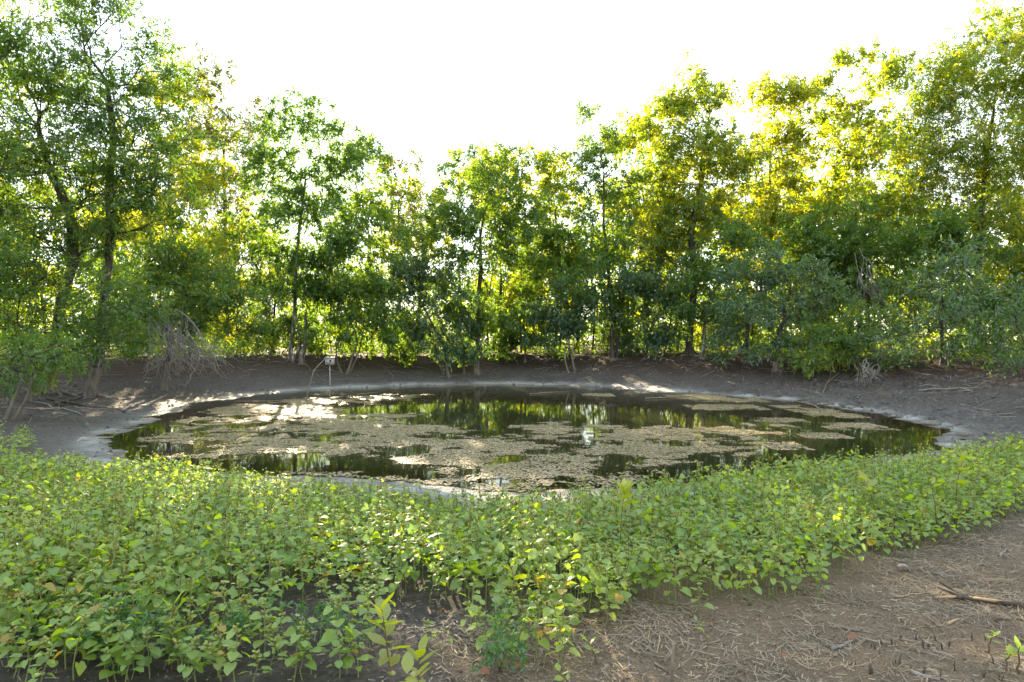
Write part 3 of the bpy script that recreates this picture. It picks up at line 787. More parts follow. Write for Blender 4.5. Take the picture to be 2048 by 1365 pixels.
tree('back_tree', 'thin open-topped tree left of the twin-stemmed one', 1110, 42,
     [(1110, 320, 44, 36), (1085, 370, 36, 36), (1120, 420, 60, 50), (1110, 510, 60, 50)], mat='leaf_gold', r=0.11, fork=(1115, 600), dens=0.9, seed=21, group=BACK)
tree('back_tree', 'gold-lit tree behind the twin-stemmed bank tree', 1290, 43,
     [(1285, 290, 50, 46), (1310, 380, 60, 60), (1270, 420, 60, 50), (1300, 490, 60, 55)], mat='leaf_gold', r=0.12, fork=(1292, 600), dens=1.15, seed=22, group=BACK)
tree('bank_shrub', 'blue-green leafy sapling between the twin-stemmed and dark trunks', 1322, 35.2,
     [(1345, 560, 58, 50), (1350, 630, 48, 44), (1330, 680, 36, 28), (1290, 590, 40, 40)], mat='leaf_teal', r=0.06, fork=(1335, 690), stems=[(1290, 0.8, 0.07, (1310, 640))], dens=1.1, seed=23, group=BANK, roots=4)
tree('bank_tree', 'thick dark trunk with spreading roots and tall golden crown', 1380, 35.8,
     [(1405, 195, 75, 42), (1375, 290, 80, 70), (1450, 330, 60, 70), (1400, 430, 85, 70), (1330, 460, 50, 50), (1340, 230, 36, 40), (1385, 370, 60, 50)],
     mat='leaf_gold', r=0.24, fork=(1392, 560), bend=[(1378, 680)], dens=1.25, seed=24, group=BANK, roots=9)
tree('bank_tree', 'slender pale trunk just right of the thick dark one', 1405, 33.8,
     [(1440, 520, 60, 55), (1420, 590, 56, 46), (1380, 630, 40, 36), (1480, 470, 40, 50)], mat='leaf_green', r=0.10, fork=(1410, 620), bark='bark_pale', dens=0.9, seed=25, group=BANK, roots=8)
# --- right bank
tree('bank_tree', 'grey-green willowy tree with mud-stained trunk at right', 1492, 31.5,
     [(1500, 570, 52, 52), (1478, 630, 38, 44), (1540, 540, 56, 44), (1462, 690, 30, 22)], mat='leaf_teal', r=0.11, fork=(1495, 650), dens=1.05, seed=26, group=BANK, leaf=(0.17, 0.055), roots=8)
tree('bank_tree', 'grey-green tree on a dark rooted trunk nearest the right water edge', 1552, 29.8,
     [(1585, 560, 72, 52), (1560, 630, 56, 46), (1620, 610, 56, 46), (1535, 685, 40, 26), (1600, 680, 40, 26)], mat='leaf_teal', r=0.13, fork=(1556, 660), dens=1.0, seed=27, group=BANK, leaf=(0.17, 0.055), roots=9)
tree('back_tree', 'golden tall tree behind the willowy pair', 1545, 41,
     [(1540, 205, 66, 42), (1550, 300, 76, 66), (1520, 410, 76, 62), (1590, 430, 60, 60), (1560, 500, 70, 40)], mat='leaf_gold', r=0.13, fork=(1540, 560), dens=1.25, seed=28, group=BACK)
tree('back_tree', 'sparse ochre tree with wispy top right of the sky gap', 1720, 43,
     [(1725, 135, 36, 42), (1660, 180, 32, 32), (1790, 150, 42, 42), (1720, 240, 85, 60), (1650, 320, 70, 62), (1700, 390, 90, 62), (1780, 300, 50, 50)],
     mat='leaf_gold', r=0.15, fork=(1715, 520), dens=0.95, seed=29, group=BACK)
tree('back_tree', 'shaded green tree filling the bank behind the low shrubs at right', 1700, 36,
     [(1680, 470, 80, 55), (1760, 520, 80, 55), (1700, 580, 80, 50), (1640, 520, 50, 50)], mat='leaf_green', r=0.13, fork=(1700, 640), dens=1.5, seed=30, group=BACK)
tree('bank_shrub', 'low spreading green shrub overhanging the bare twigs at right', 1700, 28.5,
     [(1650, 698, 70, 34), (1730, 716, 60, 24), (1705, 655, 60, 38), (1600, 712, 40, 20), (1780, 716, 34, 18)], mat='leaf_green', r=0.06, fork=(1690, 725), stems=[(1730, 0.2, 0.05, (1735, 715))], dens=1.6, seed=31, group=BANK, leaf=(0.17, 0.055), roots=4)
tree('bank_sapling', 'large ash sapling with broad drooping sprays at right', 1885, 27.0,
     [(1860, 610, 82, 50), (1930, 575, 76, 48), (1890, 535, 60, 38), (1805, 655, 56, 36), (1940, 650, 60, 36), (1780, 692, 44, 24), (1880, 690, 50, 24)],
     mat='leaf_teal', r=0.08, fork=(1882, 680), dens=1.15, per=24, leaf=(0.19, 0.062), seed=32, group=BANK, roots=5)
tree('back_tree', 'broad sunlit tree towering at the right edge', 1955, 36,
     [(1895, 130, 70, 52), (1990, 90, 80, 72), (1935, 210, 100, 70), (1880, 310, 92, 70), (2000, 330, 80, 80), (1950, 440, 100, 62), (2020, 480, 60, 60), (1800, 400, 70, 62), (1840, 220, 40, 40)],
     mat='leaf_gold', r=0.22, fork=(1955, 560), dens=1.45, seed=33, group=BACK, leaf=(0.17, 0.06))
tree('back_tree', 'sunlit tree cut off by the right frame edge', 2140, 32,
     [(2110, 150, 100, 110), (2100, 330, 90, 110), (2090, 500, 80, 80)], mat='leaf_gold', r=0.2, fork=(2130, 580), dens=1.2, seed=34, group=BACK)
tree('back_tree', 'dark shaded tree behind the large ash sapling', 2000, 33,
     [(1990, 560, 70, 50), (2040, 620, 50, 60), (1960, 620, 60, 45), (1900, 480, 60, 45)], mat='leaf_green', r=0.18, fork=(2000, 640), dens=1.5, seed=35, group=BACK)
tree('bank_shrub', 'dark shrub at the right frame edge', 2065, 23.5,
     [(2040, 650, 40, 50), (2055, 720, 46, 32), (2025, 600, 34, 34), (2090, 600, 50, 60)], mat='leaf_teal', r=0.05, fork=(2060, 710), dens=1.2, per=24, leaf=(0.14, 0.05), seed=36, group=BANK, roots=3)

for i, (px, d, lb, mt, lob) in enumerate([
        (250, 31, 'understory bush behind the leaning flared trunk', 'leaf_green', [(240, 640, 60, 50), (270, 690, 50, 34), (200, 560, 60, 50)]),
        (490, 38, 'dim understory bush left of the dark cedar', 'leaf_gold', [(480, 640, 40, 45), (500, 690, 36, 26), (460, 570, 40, 40)]),
        (640, 38, 'understory bush hidden behind the nest box', 'leaf_green', [(640, 650, 46, 46), (625, 690, 40, 28), (680, 690, 40, 24)]),
        (775, 37, 'leafy understory bush left of the blue-green one', 'leaf_green', [(770, 650, 44, 46), (800, 690, 44, 28), (760, 590, 44, 44)]),
        (1050, 38, 'dark understory thicket right of the centre trunk', 'leaf_green', [(1050, 640, 50, 50), (1030, 690, 44, 28), (1080, 690, 44, 26), (1050, 560, 50, 45)]),
        (1120, 41, 'upper bough mass behind the slanting twin stems', 'leaf_green', [(1130, 540, 60, 50), (1090, 470, 50, 46), (1160, 480, 50, 46)]),
        (1255, 38, 'understory bush behind the twin-stemmed tree', 'leaf_teal', [(1260, 650, 50, 42), (1280, 695, 40, 24), (1240, 690, 40, 26)]),
        (1440, 38, 'yellowish understory thicket behind the slender pale trunk', 'leaf_gold', [(1440, 650, 46, 46), (1470, 540, 50, 46), (1430, 695, 50, 22)]),
        (1600, 37, 'shaded thicket behind the grey-green pair', 'leaf_green', [(1600, 520, 60, 50), (1640, 600, 60, 50), (1600, 680, 60, 34)]),
        (1780, 33, 'shaded thicket left of the large ash sapling', 'leaf_green', [(1790, 580, 56, 50), (1760, 640, 50, 40), (1830, 500, 60, 50)]),
        (1990, 30, 'dim thicket under the right-hand trees', 'leaf_green', [(1980, 690, 56, 30), (2030, 660, 46, 40), (1940, 695, 40, 24)]),
        (380, 33, 'backlit thicket above the bare brush', 'leaf_gold', [(400, 480, 70, 46), (360, 560, 60, 50), (430, 560, 50, 46)])]):
    tree('understory_bush', lb, px, d, lob, mat=mt, r=0.06, dens=0.95, seed=60 + i, group='understory bushes behind the bank trees', roots=3, cat='bush')

# the belt of woods behind, one mass
rng = np.random.default_rng(77)
sky_px = [(-400, 120), (0, 260), (200, 300), (340, 330), (470, 470), (560, 540), (760, 540), (900, 520), (1000, 460), (1150, 440), (1300, 360), (1420, 320), (1600, 310), (1750, 330), (1900, 300), (2048, 260), (2450, 200)]
VV, QQ, n0 = [], [], 0
TB = MB()
for i in range(46):
    px = -380 + i * 62 + rng.uniform(-24, 24)
    d = rng.uniform(44, 60)
    top = np.interp(px, [a for a, b in sky_px], [b for a, b in sky_px]) + rng.uniform(10, 150)
    low = rng.uniform(620, 690)
    lobes = []
    y = top
    while y < low or not lobes:
        lobes.append((px + rng.uniform(-35, 35), y + 30, rng.uniform(32, 60), rng.uniform(32, 48))); y += 55
    gap = 0.6 if 470 < px < 880 else 0.9
    C = sample_lobes(lobes, d, rng, gap * 0.27)
    v, q = leaf_cloud(C, C.mean(0), 26, 0.75, 0.42, 0.18, rng)
    VV.append(v); QQ.append(q + n0); n0 += len(v)
    x0 = (px - CX) / F * d
    b = np.array([x0, d, gz(x0, d) - 0.2]); e = C.mean(0)
    TB.tube([b, b + (e - b) * 0.5 + rng.normal(0, 0.15, 3), e], [0.16, 0.12, 0.06], 6)
    for _ in range(2):   # thin poles between
        x1 = x0 + rng.uniform(-2, 2); y1 = d + rng.uniform(-6, 4)
        b = np.array([x1, y1, gz(x1, y1) - 0.1])
        TB.tube([b, b + np.array([rng.normal(0, .2), 0, 2.5]), b + np.array([rng.normal(0, .5), 0, 5.5])], [0.07, 0.055, 0.03], 5)
NTRI[0] += sum(len(q) for q in QQ) * 2
woods = empty('background_woods', (0, 50, 1.4))
tag(woods, 'belt of backlit woods seen through the bank trees', 'woods', kind='stuff')
inv = np.array([0, -50, -1.4])
for par_, mt_ in ((0, 'leaf_gold'), (1, 'leaf_green')):
    vv_, qq_, n0 = [], [], 0
    for v_ in VV[par_::2]:
        vv_.append(v_); qq_.append(np.arange(len(v_)).reshape(-1, 4) + n0); n0 += len(v_)
    tag(obj('foliage', np_mesh('foliage', np.vstack(vv_) + inv, np.vstack(qq_)), M[mt_], woods), kind='stuff')
tm = TB.mesh('trunks'); tm.transform(Matrix.Translation((0, -50, -1.4)))
tag(obj('trunks', tm, M['bark'], woods), kind='stuff')

# undergrowth on the rim of the bank
rng = np.random.default_rng(78)
n_ = 9000
x = rng.uniform(-34, 34, n_); y = rng.uniform(15, 52, n_)
h, s, nr, fr_ = land(x, y, True)
k = (h > 1.05) & (s < 14) & (fbm(x * 0.35, y * 0.35, 91, 3) > 0.38) & ((s > 4.0) | (h > 1.15))
x, y, h = x[k], y[k], h[k]
C = np.stack([x, y, h + rng.uniform(0.05, 1.0, len(x)) ** 1.5 * 2.0 * fbm(x * 0.4, y * 0.4, 92, 2)], -1)
v, q = leaf_cloud(C, np.array([0, 30, -5.0]), 18, 0.42, 0.17, 0.07, rng)
NTRI[0] += len(q) * 2
tag(obj('undergrowth', np_mesh('undergrowth', v, q), M['leaf_green']), 'low tangled undergrowth on top of the bank', 'undergrowth', kind='stuff')
# far scrub beyond the woods
n_ = 2600
x = rng.uniform(-75, 75, n_); y = rng.uniform(64, 84, n_)
C = np.stack([x, y, land(x, y) + 6.5 * rng.uniform(0.0, 1.0, n_) ** 1.4], -1)
v, q = leaf_cloud(C, np.array([0, 70, 0]), 16, 1.0, 0.5, 0.24, rng)
NTRI[0] += len(q) * 2
tag(obj('distant_scrub', np_mesh('distant_scrub', v, q), M['leaf_green']), 'backlit green scrub beyond the woods', 'scrub', kind='stuff')

# ------------------------------------------------------------------ nest box on its pole
bx_, by_ = on_water(660, 777)
nb = tag(empty('nest_box', (bx_, by_, -0.3)), 'weathered grey wooden nest box on a thin metal pole in the shallows', 'nest box')
mb = MB(); mb.tube([(0, 0, -0.3), (0.004, 0, 0.8), (-0.012, 0, 1.62)], 0.021, 8)
obj('pole', mb.mesh('pole'), M['pole'], nb)
zb = 1.40
def part_box(name, loc, sx, sy, sz, mat, parent=nb, rot=(0, 0, 0)):
    o = obj(name, box_mesh(name, sx, sy, sz), mat, parent); o.location = loc; o.rotation_euler = rot
    return o
part_box('floor_board', (0, 0, zb), 0.36, 0.22, 0.018, M['box_wood'])
fb = part_box('front_board', (0, -0.121, zb - 0.004), 0.385, 0.018, 0.30, M['box_wood'])
part_box('back_board', (0, 0.121, zb - 0.004), 0.385, 0.018, 0.33, M['box_wood'])
for sx_ in (-1, 1):
    part_box('side_board', (sx_ * 0.182, 0, zb + 0.001), 0.018, 0.222, 0.29, M['box_wood'])
part_box('roof_board', (0, -0.015, zb + 0.318), 0.44, 0.33, 0.018, M['box_wood'], rot=(R(6), 0, 0))
a_ = np.arange(14) / 14 * 2 * math.pi
hv = np.vstack([np.stack([0.045 * np.cos(a_), np.full(14, 0.0), 0.055 * np.sin(a_)], -1), [[0, 0, 0]]])
ho = obj('entrance_hole', np_mesh('entrance_hole', hv, tris=[(i, (i + 1) % 14, 14) for i in range(14)]), M['hole'], fb)  # flat near-black disc on the board, painting the shade inside the hole
ho.location = (0.055, -0.0105, 0.175)
bt = part_box('batten', (0, -0.135, zb + 0.085), 0.37, 0.010, 0.012, M['grey_wood'])

# ------------------------------------------------------------------ sticks, driftwood, bare brush
def wob_path(a, b, n, amp, rng, lift=0.0):
    a = np.array(a, float); b = np.array(b, float)
    f = np.linspace(0, 1, n)[:, None]
    P = a + (b - a) * f
    off = np.cumsum(rng.normal(0, 1, (n, 3)), 0); off -= off[0] + (off[-1] - off[0]) * f
    P += off * amp * np.linalg.norm(b - a) / n
    P[:, 2] += lift * np.sin(np.pi * f[:, 0])
    return P

def stick(name, label, p0, p1, r, mat, seed, cat='branch', group=None, twigs=0, amp=0.35, lift=0.0, raise_=0.0):
    """a stick lying between two photographed ground points"""
    rng = np.random.default_rng(seed)
    A, Bp = ground_px(*p0), ground_px(*p1)
    n_ = 9
    P = wob_path(A, Bp, n_, amp, rng)
    P[:, 2] = np.maximum(hz(P[:, 0], P[:, 1]) + r * 0.6 + raise_, 0.0 + r) + lift * np.sin(np.pi * np.linspace(0, 1, n_))
    mb = MB(); mb.tube(P, r * np.linspace(1, 0.45, n_) * rng.uniform(0.85, 1.15, n_), 7)
    for _ in range(twigs):
        i = rng.integers(2, n_ - 1)
        q = P[i] + np.array([rng.normal(0, 0.2), rng.normal(0, 0.2), 0]) * np.linalg.norm(P[-1] - P[0]) * 0.6
        q[2] = max(float(hz(q[0], q[1])), 0) + r * 0.4 + rng.uniform(0, 0.06)
        mb.tube(wob_path(P[i], q, 5, 0.3, rng), r * np.linspace(0.5, 0.2, 5), 5)
    c = P[0].copy()
    me = mb.mesh(name); me.transform(Matrix.Translation(-Vector(c)))
    o = obj(name, me, mat); o.location = c
    return tag(o, label, cat, group)

DW = 'driftwood on the left bank'
stick('driftwood', 'long dark driftwood limb lying in front of the flared trunks', (95, 800), (245, 826), 0.05, M['dark_wood'], 1, 'driftwood', DW, 3)
stick('driftwood', 'pale straight driftwood stick nearest the water at left', (60, 802), (165, 832), 0.03, M['grey_wood'], 2, 'driftwood', DW, 1)
stick('driftwood', 'forked driftwood between the two flared trunks', (120, 815), (170, 795), 0.055, M['dark_wood'], 3, 'driftwood', DW, 2)
stick('driftwood', 'thin driftwood stick trailing right toward the pond', (150, 815), (270, 828), 0.02, M['grey_wood'], 4, 'driftwood', DW, 2)
stick('driftwood', 'short driftwood piece below the left saplings', (30, 812), (80, 822), 0.035, M['dark_wood'], 5, 'driftwood', DW, 1)
FB = 'fallen branches on the far bank'
stick('fallen_branch', 'grey fallen branch lying along the dark bank at far right', (1830, 783), (1965, 786), 0.035, M['grey_wood'], 11, 'branch', FB, 4, lift=0.06)
stick('fallen_branch', 'fallen branch on the bank left of the pale clumped stems', (470, 762), (575, 754), 0.025, M['dead_wood'], 12, 'branch', FB, 4)
stick('fallen_branch', 'fallen branch running from the dark rooted trunk to the shore', (1290, 756), (1380, 764), 0.03, M['dead_wood'], 13, 'branch', FB, 3)
stick('fallen_branch', 'thin fallen branch right of the centre trunk', (1060, 752), (1140, 746), 0.025, M['dead_wood'], 14, 'branch', FB, 3)
stick('fallen_branch', 'fallen branch below the ash sapling at right', (1640, 765), (1720, 752), 0.03, M['dead_wood'], 15, 'branch', FB, 4)
stick('fallen_branch', 'bent twig on mud at the far waterline right of centre', (1228, 766), (1236, 776), 0.02, M['grey_wood'], 16, 'branch', FB, 1)
stick('fallen_branch', 'thin branch on mud right of the nest box', (700, 752), (760, 760), 0.02, M['dead_wood'], 17, 'branch', FB, 3)

# arching dead stem beside the nest box
rng = np.random.default_rng(21)
A = np.array(ground_px(612, 756)); e = at(652, 716, A[1])
P = np.array([A, A + (e - A) * np.array([0.1, 1, 0.35]), A + (e - A) * np.array([0.4, 1, 0.75]), e])
mb = MB(); mb.tube(P - A, [0.03, 0.025, 0.02, 0.012], 6)
o = obj('dead_sapling', mb.mesh('dead_sapling'), M['grey_wood']); o.location = A
tag(o, 'bare arching dead sapling rising beside the nest box', 'dead sapling')

# stub of a post at the near waterline
A = np.array(ground_px(1083, 981)); mb = MB()
mb.tube([(0, 0, -0.1), (0.004, 0, 0.05), (0.0, 0, 0.10)], [0.022, 0.02, 0.015], 7)
mb.tube([(0, 0, 0.03), (-0.02, 0, 0.06), (-0.045, 0, 0.085)], [0.012, 0.01, 0.006], 5)
o = obj('stake', mb.mesh('stake'), M['dark_wood']); o.location = A
tag(o, 'small black wooden stake at the near waterline', 'stake')
# stick standing out of far water
A = np.array([*on_water(968, 778), 0.0]); mb = MB(); mb.tube([(0.12, 0, -0.15), (0.02, 0, 0.12), (-0.16, 0, 0.33)], [0.018, 0.015, 0.008], 5)
o = obj('water_stick', mb.mesh('water_stick'), M['grey_wood']); o.location = A
tag(o, 'leaning bare stick at the far waterline near the centre trunk', 'stick')

def bare_brush(name, label, d, n_, top, ends, seed, r=0.016):
    rng = np.random.default_rng(seed)
    bx = (ends[0] + ends[1]) / 2
    base = np.array([(bx - CX) / F * d, d, 0.0]); base[2] = gz(base[0], base[1])
    root = tag(empty(name, base), label, 'brush')
    for i in range(n_):
        f = rng.uniform(0, 1)
        dd = d + rng.uniform(-0.9, 0.9)
        a = at(top[0] + rng.normal(0, top[2]), top[1] + rng.normal(0, top[3]), dd + 0.4)
        ex = ends[0] + (ends[1] - ends[0]) * f
        b = at(ex, rng.uniform(ends[2], ends[3]), dd - 0.3)
        b[2] = max(b[2], gz(b[0], b[1]) + 0.01)
        P = wob_path(a, b, 8, 0.28, rng)
        P += np.linspace(0, 1, 8)[:, None] ** 2 * 0
        P[:, 0] += 0.35 * np.sin(np.linspace(0, math.pi, 8)) * (-1 if f > 0.5 else 1) * rng.uniform(0.1, 0.9)
        mb = MB(); rr = r * rng.uniform(0.7, 1.5)
        mb.tube(P - base, rr * np.linspace(1, 0.35, 8), 5)
        for _ in range(3):
            k = rng.integers(2, 7)
            q = P[k] + (P[-1] - P[k]) * 0.7 + rng.normal(0, 0.28, 3); q[2] = max(q[2], gz(q[0], q[1]) + 0.01)
            mb.tube(wob_path(P[k], q, 5, 0.3, rng) - base, rr * np.linspace(0.55, 0.25, 5), 4)
        obj('branch', mb.mesh('branch'), M['grey_wood'], root)
bare_brush('dead_brush', 'tangle of bare grey branches hanging to the mud at left', 24.6, 46, (335, 640, 26, 22), (285, 470, 725, 768), 31)
bare_brush('dead_brush', 'small fan of bare pale twigs under the shrub at right', 26.6, 14, (1735, 728, 12, 8), (1705, 1770, 755, 772), 32, 0.014)
bare_brush('dead_brush', 'thin bare twigs hanging high between the trees at right', 33.0, 12, (1730, 520, 10, 16), (1720, 1775, 590, 640), 33, 0.012)

# ------------------------------------------------------------------ litter of the banks (uncountable)
rng = np.random.default_rng(40)
n_ = 26000
x = rng.uniform(-26, 26, n_); y = rng.uniform(14, 46, n_)
h, s = hz(x, y), poly_dist(x, y, SHF)
k = (s > 0.9) & (rng.uniform(0, 1, n_) < sstep(0.15, 1.1, h) * 0.9 + 0.06)
x, y, h = x[k], y[k], h[k]
def flat_leaves(x, y, h, rng, size):
    m = len(x); a = rng.uniform(0, 6.3, m); l = rng.uniform(*size, m)
    d = np.stack([np.cos(a), np.sin(a), rng.normal(0, 0.25, m)], -1); s_ = np.stack([-np.sin(a), np.cos(a), rng.normal(0, 0.3, m)], -1)
    c = np.stack([x, y, h + rng.uniform(0.012, 0.04, m)], -1)
    L_ = l[:, None]
    v = np.stack([c - d * L_ / 2, c + s_ * L_ * 0.25, c + d * L_ / 2, c - s_ * L_ * 0.25 + np.array([0, 0, 0.006])], 1).reshape(-1, 3)
    return v, np.arange(m * 4).reshape(-1, 4)
v, q = flat_leaves(x, y, h, rng, (0.04, 0.10))
me = np_mesh('leaf_litter', v, q); me.materials.append(M['dead_leaf']); me.materials.append(M['leaf_yellowed'])
me.polygons.foreach_set('material_index', (rng.uniform(0, 1, len(q)) < 0.05).astype(np.int32))
tag(obj('leaf_litter', me), 'brown fallen leaves strewn over the wooded bank', 'leaf litter', kind='stuff')
mb = MB()
cnt = 0
while cnt < 900:
    x = rng.uniform(-22, 22); y = rng.uniform(16, 42)
    z = gz(x, y)
    if z < 0.18 or z > 1.5: continue
    a = rng.uniform(0, 6.3); l = rng.uniform(0.25, 1.1)
    p = np.array([x, y]); e = p + l * np.array([math.cos(a), math.sin(a)])
    m_ = (p + e) / 2 + rng.normal(0, 0.06, 2)
    pts = [(*w_, gz(*w_) + 0.012 + dz) for w_, dz in ((p, 0), (m_, rng.uniform(0, 0.05)), (e, rng.uniform(0, 0.09)))]
    mb.tube(pts, np.array([1, 0.8, 0.4]) * rng.uniform(0.006, 0.016), 4, cap=False); cnt += 1
tag(obj('twig_litter', mb.mesh('twig_litter'), M['grey_wood']), 'small bare twigs scattered over the muddy bank', 'twigs', kind='stuff')
n_ = 30000
x = rng.uniform(-17, 19, n_); y = rng.uniform(11, 40, n_)
h, s = hz(x, y), poly_dist(x, y, SHF)
k = (s > 0.05) & (s < 7) & (rng.uniform(0, 1, n_) < (0.25 + 0.75 * sstep(9, 13, x)) * (fbm(x * 1.1, y * 1.1, 63, 3) > 0.45)) & (y > 10.5 + 0.25 * np.abs(x))
x, y, h = x[k], y[k], h[k]
sz = rng.uniform(0.02, 0.085, len(x)) * np.where(x > 9, 1.25, 1)
V = np.array([(1, 0, -0.1), (-0.3, 0.9, -0.1), (-0.6, -0.8, -0.1), (0, 0, 0.75)])[None] * rng.uniform(0.6, 1.3, (len(x), 4, 3)) * sz[:, None, None]
ca, sa = np.cos(x * 91), np.sin(x * 91)
V = np.stack([V[..., 0] * ca[:, None] - V[..., 1] * sa[:, None], V[..., 0] * sa[:, None] + V[..., 1] * ca[:, None], V[..., 2]], -1) + np.stack([x, y, h], -1)[:, None, :]
b = np.arange(len(x))[:, None] * 4
tag(obj('mud_clods', np_mesh('mud_clods', V.reshape(-1, 3), tris=np.concatenate([b + np.array([[0, 1, 3]]), b + np.array([[1, 2, 3]]), b + np.array([[2, 0, 3]])]), smooth=True),
        simple_mat('mud_clod', (0.032, 0.027, 0.024), (0.14, 0.124, 0.112), 3, 0.9, 0.2)), 'churned clods of mud around the waterline', 'mud clods', kind='stuff')
# sparse green sprouts on the left and far mud
n_ = 900
x = rng.uniform(-17, 16, n_); y = rng.uniform(12.5, 40, n_); h = hz(x, y); s = poly_dist(x, y, SHF)
k = (s > 0.8) & (h < 0.95) & (fbm(x * 0.5, y * 0.5, 95, 2) > 0.60)
C = np.stack([x, y, h + 0.03], -1)[k]
v, q = leaf_cloud(C, np.array([0, 20, -4.0]), 14, 0.13, 0.06, 0.02, rng)
tag(obj('mud_sprouts', np_mesh('mud_sprouts', v, q), M['leaf_vine']), 'thin green sprouts on the bare mud', 'sprouts', kind='stuff')

# ------------------------------------------------------------------ cocklebur weeds in the foreground
def weed_leaf(name, seed, mat):
    r = np.random.default_rng(seed)
    bend = r.uniform(0.10, 0.35); fold = r.uniform(0.05, 0.35); wid = r.uniform(0.85, 1.1)
    prof = [(0.20, -0.16), (0.43, -0.02), (0.50, 0.24), (0.42, 0.46), (0.36, 0.66), (0.17, 0.86)]
    mid = [(0, 0), (0, 0.34), (0, 0.68), (0, 1.0)]
    pts = [(x, y) for x, y in mid]
    for sgn in (-1, 1):
        for i, (x, y) in enumerate(prof):
            pts.append((sgn * x * wid * r.uniform(0.88, 1.12), y + r.uniform(-0.04, 0.04)))
    v = [(x, y, fold * abs(x) - bend * max(y, 0) ** 2 + (0.03 * math.sin(9 * y + seed) if x else 0)) for x, y in pts]
    t = []
    for sgn, o_ in ((-1, 4), (1, 10)):
        f = [(0, o_ + 1, o_), (0, 1, o_ + 1), (1, o_ + 2, o_ + 1), (1, o_ + 3, o_ + 2), (1, 2, o_ + 3), (2, o_ + 4, o_ + 3), (2, o_ + 5, o_ + 4), (2, 3, o_ + 5)]
        t += f if sgn < 0 else [(a, c, b) for a, b, c in f]
    t = [(a, c, b) for a, b, c in t]
    me = np_mesh(name, v, tris=t, smooth=True); me.materials.append(mat)
    return me, np.array(v), np.array(t)
def leaf_lite(v, t):
    # the same outline with fewer faces, for the mass
    o = [0, 3, 5, 6, 8, 11, 12, 14]
    vv = np.array(v)[o]
    m_ = np.array([[0, 0.45, np.array(v)[1][2]]])
    return np.vstack([vv, m_]), np.array([(0, 8, 2), (2, 8, 3), (3, 8, 4), (4, 8, 1), (0, 5, 8), (5, 6, 8), (6, 7, 8), (7, 1, 8)])[:, ::1]
WL = [weed_leaf('weed_leaf', 200 + i, M['leaf_weed']) for i in range(7)]
WY = [weed_leaf('weed_leaf_yellow', 200 + i, M['leaf_yellowed']) for i in range(3)]

def burr_geo(lon, lat, spike):
    v = [(0, 0, -1.0)]
    for j in range(1, lat):
        th = math.pi * j / lat
        for i in range(lon):
            s_ = spike if (i + j) % 2 else 0.82
            a = 2 * math.pi * (i + 0.5 * j) / lon
            v.append((math.sin(th) * math.cos(a) * s_ * 0.58, math.sin(th) * math.sin(a) * s_ * 0.58, -math.cos(th) * (0.9 + 0.1 * s_)))
    v.append((0, 0, 1.15))
    t = []
    top = len(v) - 1
    for i in range(lon):
        t.append((0, 1 + (i + 1) % lon, 1 + i))
        for j in range(lat - 2):
            a, b = 1 + j * lon + i, 1 + j * lon + (i + 1) % lon
            t += [(a, b, a + lon), (b, b + lon, a + lon)]
        t.append((1 + (lat - 2) * lon + i, 1 + (lat - 2) * lon + (i + 1) % lon, top))
    return np.array(v), np.array(t)
bv, bt_ = burr_geo(7, 4, 1.3)
BURR = np_mesh('burr', bv, tris=bt_); BURR.materials.append(M['burr'])
bv2, bt2 = burr_geo(4, 2, 1.05)

